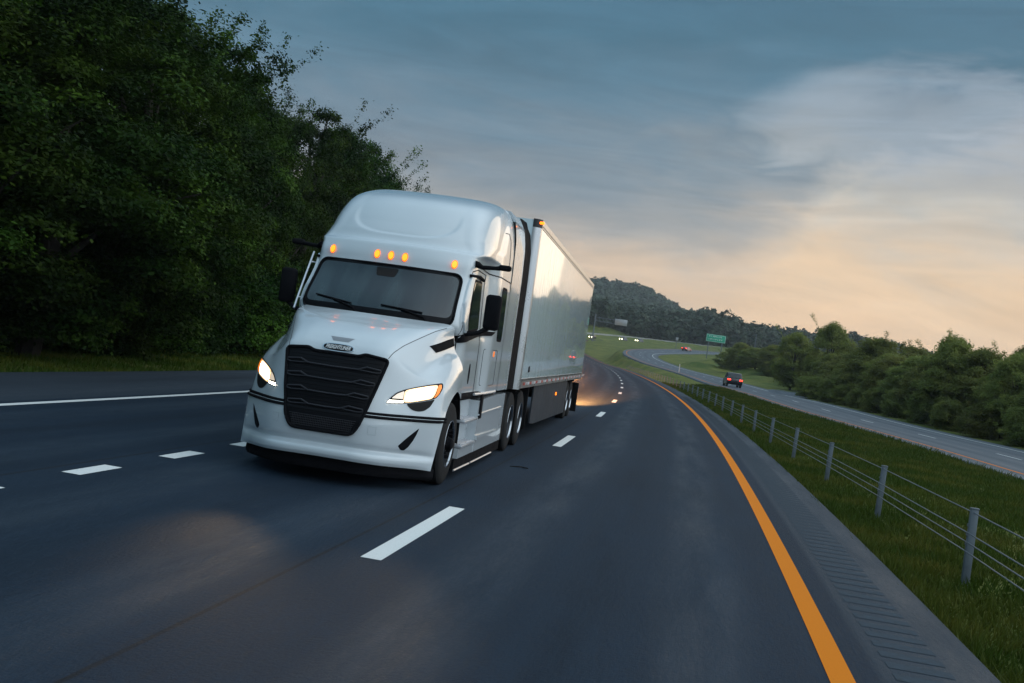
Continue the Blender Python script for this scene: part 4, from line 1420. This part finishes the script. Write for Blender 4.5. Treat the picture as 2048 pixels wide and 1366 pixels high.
# ---- side extenders behind the sleeper
for s_ in (-1, 1):
    ext = MB()
    prof = [(3.41, 1.08), (3.41, 2.72), (3.41, 3.60), (3.60, 3.72), (3.90, 3.80), (4.20, 3.84), (4.20, 1.08)]
    pts_o, pts_i = [], []
    def xo(y, z): return s_ * float(np.interp(z, [1.0, 2.9, 3.4, 3.7, 3.86], [1.185, 1.185, 1.17, 1.12, 1.03]))
    vs = []; ny, nz = 9, 24
    Gx = np.zeros((nz, ny, 3))
    for i in range(nz):
        for j in range(ny):
            y = 3.405 + (4.50 - 3.405) * j / (ny - 1)
            top = float(np.interp(y, [3.40, 3.6, 3.9, 4.5], [3.72, 3.78, 3.83, 3.86]))
            z = 1.08 + (top - 1.08) * (i / (nz - 1)) ** .8
            Gx[i, j] = (xo(y, z), y, z)
    ext.grid(Gx)
    Gi = Gx.copy(); Gi[..., 0] -= s_ * .04; ext.grid(Gi)
    ext.prism([(s_ * 1.12, 3.70), (s_ * 1.02, 3.855), (s_ * .9, 3.87), (s_ * .9, 3.83), (s_ * 1.0, 3.82), (s_ * 1.08, 3.70)], 'y', 3.41, 4.50)
    eo = ext.build('side_extender', M['paint'], truck)
    rb = MB(); Gr = np.zeros((nz, 4, 3))
    for i in range(nz):
        for j in range(4):
            y = 4.50 + .54 * j / 3; z = 1.08 + (3.90 - 1.08) * (i / (nz - 1)) ** .8
            Gr[i, j] = (xo(y, z) + s_ * .01 * j, y, z)
    rb.grid(Gr); G2 = Gr.copy(); G2[..., 0] -= s_ * .02; rb.grid(G2)
    rb.build('rubber_flap', M['black_plastic'], eo)
trim = MB(); trim.box((0, 4.55, 3.87), (1.9, .72, .05), bev=.02); trim.box((0, 3.85, 3.84), (1.9, .75, .04), bev=.015)
trim.build('roof_trim', M['black_plastic'], truck)

# ---- chassis and wheel wells
ch = MB()
for s_ in (-1, 1):
    ch.box((s_ * .43, 2.9, .80), (.09, 8.0, .28))
    arc = []
    for k in range(19):
        a = math.pi * k / 18 * 1.12 - .1
        arc.append((s_ * 1.17, .04 + .66 * math.cos(a), .52 + .66 * math.sin(a)))
    G3 = np.array([arc, [(s_ * .62, y, z) for _, y, z in arc]]); ch.grid(G3)
ch.box((0, 0, .52), (1.9, .16, .16)); ch.box((0, -.70, .45), (1.5, .9, .42)); ch.box((0, .1, .85), (1.1, 1.6, .7))
ch.box((0, 1.9, .62), (1.5, 2.6, .55)); ch.box((0, 3.0, .5), (1.9, .1, .6))
for y in (5.23, 6.53): ch.box((0, y, .52), (1.7, .2, .2))
ch.box((0, 5.9, 1.0), (1.0, 1.1, .10), bev=.02)
ch.build('chassis', M['chassis'], truck)


def tyre_bm(w, r, x0):
    t = MB()
    prof = [(-w / 2, r * .58), (-w / 2, r * .70), (-w * .47, r * .88), (-w * .42, r * .96), (-w * .34, r)]
    n = 5
    for i in range(-n, n + 1):
        x = i / n * w * .30
        prof += [(x - w * .018, r), (x - w * .012, r * .982), (x + w * .012, r * .982), (x + w * .018, r)]
    prof += [(w * .34, r), (w * .42, r * .96), (w * .47, r * .88), (w / 2, r * .70), (w / 2, r * .58)]
    t.lathe_x(prof, (x0, 0, 0), 48)
    return t


def steer_wheel(s_):
    wh = tyre_bm(.285, .505, s_ * 1.05).build('wheel', M['rubber'], truck, angle=40)
    wh.location = (0, 0, .505)
    r = MB()
    o = s_ * 1.05
    prof = [(.135, .30), (.140, .285), (.10, .27), (.06, .255), (.05, .22), (.075, .20), (.085, .165), (.055, .15), (.055, .11), (.10, .10), (.115, .09), (.115, .0)]
    r.lathe_x([(s_ * x, q) for x, q in prof], (o, 0, 0), 40)
    rim = r.build('rim', M['black_gloss'], wh)
    e = MB(); e.lathe_x([(s_ * x, q) for x, q in ((.136, .295), (.146, .292), (.146, .276), (.125, .272))], (o, 0, 0), 48)
    e.build('rim_edge', M['chrome'], wh)
    l = MB()
    for k in range(10):
        a = 2 * math.pi * k / 10
        l.lathe_x([(s_ * .05, .017), (s_ * .135, .017), (s_ * .15, .010), (s_ * .15, 0)], (o, .168 * math.cos(a), .168 * math.sin(a)), 8)
    l.lathe_x([(s_ * .11, .085), (s_ * .175, .075), (s_ * .19, .05), (s_ * .19, 0)], (o, 0, 0), 20)
    l.build('lug_nuts', M['black_plastic'], wh)
    return wh


def dual_wheel(s_, y, parent, xo=1.08):
    wh = tyre_bm(.27, .505, s_ * xo).build('wheel', M['rubber'], parent, angle=40)
    wh.location = (0, y, .505)
    inn = tyre_bm(.27, .505, s_ * (xo - .32)).build('inner_tyre', M['rubber'], wh, angle=40)
    r = MB()
    prof = [(.128, .30), (.134, .288), (.10, .272), (-.02, .25), (-.09, .235), (-.10, .12), (-.07, .115), (-.06, .09), (.06, .085), (.075, .07), (.075, 0)]
    r.lathe_x([(s_ * x, q) for x, q in prof], (s_ * xo, 0, 0), 40)
    r.build('rim', M['steel'], wh)
    e = MB(); e.lathe_x([(s_ * x, q) for x, q in ((.13, .297), (.141, .294), (.141, .274), (.115, .268))], (s_ * xo, 0, 0), 48)
    e.build('rim_edge', M['chrome'], wh)
    l = MB()
    for k in range(10):
        a = 2 * math.pi * k / 10
        l.lathe_x([(-s_ * .10, .016), (-s_ * .05, .016), (-s_ * .04, 0)], (s_ * xo, .168 * math.cos(a), .168 * math.sin(a)), 8)
    l.build('lug_nuts', M['black_plastic'], wh)
    return wh


for s_ in (-1, 1):
    steer_wheel(s_)
    for y in (5.23, 6.53): dual_wheel(s_, y, truck)
    # quarter fender ahead of the drive wheels and between them
    mf = MB()
    mf.box((s_ * 1.08, 5.88, .62), (.28, .06, .75), bev=.02)
    mf.build('wheel_divider', M['chassis'], truck)
    gd = MB(); gd.box((s_ * 1.10, 7.15, .68), (.30, .05, .85), bev=.02); gd.build('mud_flap', M['chassis'], truck)

# ---- tank fairings with steps
for s_ in (-1, 1):
    fa = MB()
    def sx(a, b): return (min(s_ * a, s_ * b), max(s_ * a, s_ * b))
    def slab(xa, xb, ya, yb, za, zb, bev=.01):
        fa.box((s_ * (xa + xb) / 2, (ya + yb) / 2, (za + zb) / 2), (abs(xb - xa), yb - ya, zb - za), bev=bev)
    # main rear panel with a slightly dipped top edge
    fa.prism([(1.72, .985), (2.6, 1.01), (3.3, 1.03), (4.22, 1.03), (4.22, .27), (3.5, .27), (2.6, .27), (1.72, .27)], 'x', *sx(1.05, 1.215))
    # recessed front portion
    fa.prism([(.60, 1.05), (1.72, .99), (1.72, .27), (.60, .27)], 'x', *sx(.95, 1.085))
    fa.prism([(.60, .40), (1.72, .40), (1.72, .27), (.60, .27)], 'x', *sx(1.0, 1.21))
    fo = fa.build('tank_fairing', M['paint'], truck)
    for z, y1 in ((.745, 1.62), (.425, 1.62)):
        st = MB()
        st.box((s_ * 1.15, (.62 + y1) / 2, z), (.19, y1 - .62, .035), bev=.008)
        for k in range(4): st.box((s_ * (1.09 + .036 * k), (.66 + y1) / 2, z + .021), (.014, y1 - .78, .012))
        st.build('step', M['silver'], truck)
    cr = MB()
    cr.prism([(1.74, .78), (3.9, .80), (3.9, .825), (1.74, .80)], 'x', *sx(1.20, 1.232))
    cr.prism([(1.74, .44), (3.7, .455), (3.7, .47), (1.74, .50)], 'x', *sx(1.20, 1.245))
    cr.build('fairing_crease', M['paint'], fo)
    sp_ = MB(); sp_.box((s_ * 1.222, 1.86, .90), (.03, .16, .34), bev=.01); sp_.build('fairing_strap', M['black_plastic'], fo)
    fc = MB(); fc.box((s_ * 1.09, .72, .60), (.06, .14, .13), bev=.03); fc.build('fuel_cap', M['black_plastic'], fo)
    sk = MB()
    sk.prism([(.50, .265), (4.40, .265), (4.40, .10), (3.2, .10), (.50, .12)], 'x', *sx(1.14, 1.19))
    sk.build('side_skirt', M['black_plastic'], truck)
    tr = MB(); tr.tube([(s_ * 1.195, .52, .125), (s_ * 1.195, 1.65, .115)], .014, 6); tr.tube([(s_ * 1.195, 1.75, .115), (s_ * 1.195, 3.6, .108)], .014, 6)
    tr.build('skirt_trim', M['silver'], truck)
    dk = MB(); dk.box((s_ * 1.06, 4.5, .62), (.26, .30, .78), bev=.03); dk.build('fairing_end', M['chassis'], truck)
    # rocker under the doors
    rk = MB(); rk.box((s_ * 1.06, 1.9, 1.05), (.18, 2.9, .09), bev=.03); rk.build('rocker', M['black_plastic'], truck)
    ro = MB(); ro.tube([(s_ * 1.17, 1.45, 1.075), (s_ * 1.185, 2.3, 1.07), (s_ * 1.185, 3.2, 1.075), (s_ * 1.14, 3.42, 1.10)], .02, 6); ro.build('rocker_tube', M['silver'], truck)

# =================================================================== the box trailer
trailer = empty('box_trailer', TRUCK_LOC, TRUCK_RZ)
tag(trailer, 'long plain white box trailer with glossy side behind the truck', 'trailer')
TY0, TY1, TW, TZ0, TZ1 = 5.15, 20.0, 1.295, 1.09, 4.0
# sides: thin panels of sheet with a faint ripple
def ripple_mat():
    m = M['trailer_white']
    n = NT(m.node_tree); b = m.node_tree.nodes['Principled BSDF']
    t = n.n('ShaderNodeTexCoord')
    bp = n.n('ShaderNodeBump'); bp.inputs['Strength'].default_value = 0.85; bp.inputs['Distance'].default_value = 0.02
    sy = n.n('ShaderNodeSeparateXYZ'); m.node_tree.links.new(t.outputs['Object'], sy.inputs[0])
    seam = n.maprange(n.math('ABSOLUTE', n.math('SUBTRACT', n.math('FRACT', n.math('DIVIDE', sy.outputs[1], 1.22)), .5)), .0, .012)
    n.set(bp.inputs['Height'], n.math('ADD', n.noise(n.scale(t.outputs['Object'], 1, 3.2, .10), 1.9, 4, .65), n.math('MULTIPLY', seam, .15)))
    m.node_tree.links.new(bp.outputs[0], b.inputs['Normal'])
ripple_mat()
R = .14
pl = [(-TW, TY1)] + [(-TW + R - R * math.cos(a), TY0 + R - R * math.sin(a)) for a in np.linspace(0, math.pi / 2, 8)] + \
     [(TW - R + R * math.sin(a), TY0 + R - R * math.cos(a)) for a in np.linspace(0, math.pi / 2, 8)] + [(TW, TY1)]
body = MB().prism(pl, 'z', TZ0 + .17, TZ1 - .13)
body.build('box', M['trailer_white'], trailer, angle=25)
roof = MB().prism([(x * .995, y + .005) for x, y in pl], 'z', TZ1 - .13, TZ1 - .01)
roof.build('roof', M['trailer_white'], trailer)
for s_ in (-1, 1):
    def sx(a, b): return (min(s_ * a, s_ * b), max(s_ * a, s_ * b))
    rl = MB()
    rl.prism([(TY0 + R, TZ0), (TY1, TZ0), (TY1, TZ0 + .17), (TY0 + R, TZ0 + .17)], 'x', *sx(TW - .10, TW + .012))
    rl.build('bottom_rail', M['alu'], trailer)
    tp = MB(); tp.prism([(TY0 + R, TZ1 - .135), (TY1, TZ1 - .135), (TY1, TZ1), (TY0 + R, TZ1)], 'x', *sx(TW - .06, TW + .010))
    tp.build('top_rail', M['alu'], trailer)
    rv = MB()
    for k in range(110): rv.box((s_ * (TW + .010), TY0 + R + .1 + k * .132, TZ1 - .10), (.012, .02, .02))
    for k in range(110): rv.box((s_ * (TW + .012), TY0 + R + .1 + k * .132, TZ0 + .145), (.012, .02, .02))
    rv.build('rivets', M['steel'], trailer)
    cb = MB()
    arc = [(s_ * (TW + .008 - (R + .008) + (R + .008) * math.sin(a)), TY0 - .008 + (R + .008) - (R + .008) * math.cos(a)) for a in np.linspace(0, math.pi / 2, 10)]
    inner = [(x - s_ * .02 * math.sin(a), y + .02 * math.cos(a)) for (x, y), a in zip(arc, np.linspace(0, math.pi / 2, 10))]
    cb.prism(arc + inner[::-1], 'z', TZ0 - .02, TZ1 - .14)
    cb.build('corner_post', M['alu'], trailer)
    cb2 = MB(); cb2.prism(arc + inner[::-1], 'z', TZ1 - .138, TZ1 + .005); cb2.build('corner_cap', M['steel'], trailer)
    # red and white reflective tape
    rt = MB(); rt.box((s_ * (TW + .0135), (TY0 + TY1) / 2, TZ0 + .075), (.004, TY1 - TY0 - .9, .05))
    rt.build('reflective_tape', M['tape'], trailer)
    lm = MB(); lm.box((s_ * (TW - .02), TY0 + .06, TZ1 - .055), (.13, .05, .045), bev=.012); lm.build('corner_lamp', M['amber'], trailer)
    l2 = MB(); l2.box((s_ * 1.268, 12.6, .80), (.02, .12, .07), bev=.008); l2.build('side_lamp', M['amber'], trailer)
    l3 = MB(); l3.box((s_ * (TW + .012), 6.2, 1.42), (.03, .05, .11), bev=.01); l3.build('latch', M['steel'], trailer)
    # aerodynamic skirt
    s1 = MB(); s1.prism([(7.9, 1.09), (15.6, 1.09), (15.6, .22), (8.5, .30), (7.9, .34)], 'x', *sx(1.225, 1.255))
    s1.build('side_skirt', M['skirt'], trailer)
    for y in (16.45, 17.70): dual_wheel(s_, y, trailer, 1.10)
    fl = MB(); fl.box((s_ * 1.06, 18.55, .55), (.60, .02, .85)); fl.build('mud_flap', M['chassis'], trailer)
    tl = MB(); tl.box((s_ * .95, TY1 + .02, 1.16), (.36, .03, .10), bev=.01); tl.build('tail_lamp', M['red_lamp'], trailer)
    lg = MB(); lg.box((s_ * .75, 7.5, .75), (.14, .14, .66)); lg.box((s_ * .75, 7.5, .40), (.26, .26, .04)); lg.build('landing_leg', M['steel'], trailer)
if True:   # added spot standing in for the hidden source of the glow on the road
    pt = bpy.data.lights.new('road_glow_spot', 'SPOT'); pt.energy = 620000; pt.color = (1.0, .36, .08); pt.shadow_soft_size = .10; pt.spot_size = rad(19); pt.spot_blend = 1.0
    po_ = bpy.data.objects.new('road_glow_spot', pt); COL.objects.link(po_); po_.parent = trailer; po_.location = (1.1, TY1 + .12, 1.16)
    po_.rotation_euler = Vector((.065, -1, .08)).to_track_quat('Z', 'Y').to_euler()
sub = MB()
sub.box((0, (TY0 + TY1) / 2, 1.12), (2.3, TY1 - TY0 - .4, .10))
for y in np.arange(6, 19.5, .6): sub.box((0, y, 1.03), (2.3, .06, .10))
for s_ in (-1, 1): sub.box((s_ * .5, 17.0, .88), (.1, 3.4, .22))
for y in (16.45, 17.70): sub.box((0, y, .52), (1.9, .14, .14))
sub.box((0, TY1 - .05, .55), (2.3, .10, .10)); sub.box((.6, TY1 - .05, .8), (.08, .08, .6)); sub.box((-.6, TY1 - .05, .8), (.08, .08, .6))
sub.build('underframe', M['chassis'], trailer)
rd = MB(); rd.box((0, TY1 + .005, 2.55), (2.5, .03, 2.7), bev=.01); rd.build('rear_door', M['trailer_white'], trailer)
# =================================================================== other vehicles, far away
M['car_dark'] = mat('car_dark', (.020, .020, .024), .25, coat=.6)
M['car_grey'] = mat('car_grey', (.16, .17, .18), .3, coat=.6)
M['car_red'] = mat('car_red', (.22, .02, .02), .3, coat=.6)
M['lamp_far'] = mat('far_headlight', (.9, .9, .8), .2, emit=(1.0, .95, .62), estr=9)


def make_car(name, m, suv=False, lamps_front=False, tail=True, lamp_r=.11):
    r = empty(name, (0, 0, 0))
    # local frame: car points to +Y
    hgt = 1.72 if suv else 1.45
    prof = [(-2.25, .45), (-2.3, .75), (-2.22, 1.0), (-1.75 if suv else -1.5, 1.03), (-1.55 if suv else -.95, hgt - .04), (.1, hgt), (.55, hgt - .10), (1.15, 1.02), (2.0, .88), (2.28, .68), (2.28, .40), (1.9, .30), (-1.9, .30)]
    P = round_poly(prof, .10, 2)
    b = MB()
    xs = [(-.90, .0), (-.86, .0), (.86, 0), (.90, 0)]
    G = []
    for x, ins in ((-.90, .06), (-.84, .0), (0, -.01), (.84, .0), (.90, .06)):
        row = []
        for y, z in P:
            tum = max(0, (z - 1.0)) * .42
            row.append((x * (1 - tum * .55), y * (1 - ins * .15), z - ins * .25 if z > .5 else z))
        G.append(row + [row[0]])
    b.grid(G)
    n = len(P)
    b.add([g for g in G[0][:-1]], [tuple(range(n))]); b.add([g for g in G[-1][:-1]], [tuple(range(n))])
    b.build('body', m, r, angle=40)
    gl = MB()
    for s_ in (-1, 1):
        q = [(-1.35 if suv else -.9, 1.06), (-1.25 if suv else -.75, hgt - .10), (.1, hgt - .07), (.45, hgt - .15), (.95, 1.06)]
        gl.add([(s_ * (.905 * (1 - (z - 1.0) * .23)), y, z) for y, z in q], [tuple(range(5))])
    gl.add([(x, y, z) for x, y, z in ((-.70, -1.80 if suv else -1.40, 1.10), (.70, -1.80 if suv else -1.40, 1.10), (.62, -1.62 if suv else -1.02, hgt - .12), (-.62, -1.62 if suv else -1.02, hgt - .12))], [(0, 1, 2, 3)])
    gl.add([(-.72, 1.16, 1.06), (.72, 1.16, 1.06), (.62, .62, hgt - .12), (-.62, .62, hgt - .12)], [(0, 1, 2, 3)])
    gl.build('windows', M['glass'], r, smooth=False)
    for s_ in (-1, 1):
        for y in (-1.4, 1.4):
            w_ = MB(); w_.lathe_x([(-.11, .20), (-.11, .32), (.11, .32), (.11, .20), (.08, .18), (.08, 0)], (s_ * .80, y, .32), 20)
            w_.build('wheel', M['rubber'], r)
        if tail:
            t = MB(); t.box((s_ * .70, -2.27, .88), (.36, .10, .16), bev=.02); t.build('tail_lamp', M['red_lamp'], r)
        if lamps_front:
            t = MB(); t.lathe_x([(0, 0), (0, .001)], (0, 0, 0), 4) if False else None
            t.box((s_ * .66, 2.27, .72), (.26 + lamp_r, .12, lamp_r * 2), bev=.03); t.build('headlight', M['lamp_far'], r)
    return r


def put(o, px, py, d, yaw, label, group=None, cat='car', z=None):
    x, zz = pix(px, py, d)
    o.location = (x, d, z if z is not None else zz); o.rotation_euler = (0, 0, yaw)
    tag(o, label, cat, group)
    return o


def on_road(o, C, N, B, S, y, t, label, facing, group=None):
    s = s_at(C, S, y)
    p = at_s(C, N, B, S, s, t, .0); q = at_s(C, N, B, S, s + 2, t, .0)
    a = math.atan2(q[1] - p[1], q[0] - p[0]) - math.pi / 2
    o.location = p; o.rotation_euler = (0, 0, a + (math.pi if facing < 0 else 0))
    tag(o, label, 'car', group)
    return o


c1 = make_car('passenger_car', M['car_dark'], True)
on_road(c1, RO, NO, BO, SO, 128, 2.1, 'dark car with red tail lamps on the opposite carriageway, nearest of the traffic', 1)
c3 = make_car('passenger_car', M['car_red'], False)
on_road(c3, RO, NO, BO, SO, 372, 3.0, 'red lit car far off where the opposite carriageway turns right', 1)
h1 = make_car('oncoming_car', M['car_dark'], True, True, False, .20)
HG = 'oncoming cars with headlights on the far bend'
on_road(h1, RY, NY, BY, SY, 520, -4.3, 'oncoming car with lit headlights, rightmost of the three on the far bend', -1, HG)
h2 = copy_tree(h1); on_road(h2, RY, NY, BY, SY, 511, -4.5, 'oncoming car with lit headlights, middle of the three on the far bend', -1, HG)
h3 = copy_tree(h1); on_road(h3, RY, NY, BY, SY, 487, -4.5, 'oncoming car with lit headlights right beside the trailer rear edge', -1, HG)

# scrap of tyre on the lane line
x_, _ = pix(1036, 931, 17.4)
db = MB(); db.tube([(-.22, 0, .012), (-.05, .03, .02), (.08, .01, .028), (.20, .04, .012)], [.012, .02, .022, .008], 6, flat=.6)
db.tube([(.10, .02, .02), (.24, -.02, .02)], [.016, .010], 5)
do = db.build('tyre_scrap', M['rubber']); do.location = (x_ * .95, 16.0, 0); do.scale = (.6, .6, .8)
tag(do, 'small dark scrap of tyre lying on the asphalt beside the trailer', 'debris')

# =================================================================== evening haze
hz = MB(); hz.box((0, 760, 65), (3600, 2700, 133))
ho = hz.build('haze', bpy.data.materials.new('haze'), smooth=False)
tag(ho, kind='stuff')
hm = ho.active_material; hm.use_nodes = True; hm.node_tree.nodes.clear()
hn = NT(hm.node_tree); pv = hn.n('ShaderNodeVolumePrincipled'); oo = hn.n('ShaderNodeOutputMaterial')
pv.inputs['Color'].default_value = (.80, .86, .92, 1); pv.inputs['Density'].default_value = 0.0002; pv.inputs['Anisotropy'].default_value = .3
hm.node_tree.links.new(pv.outputs[0], oo.inputs['Volume'])
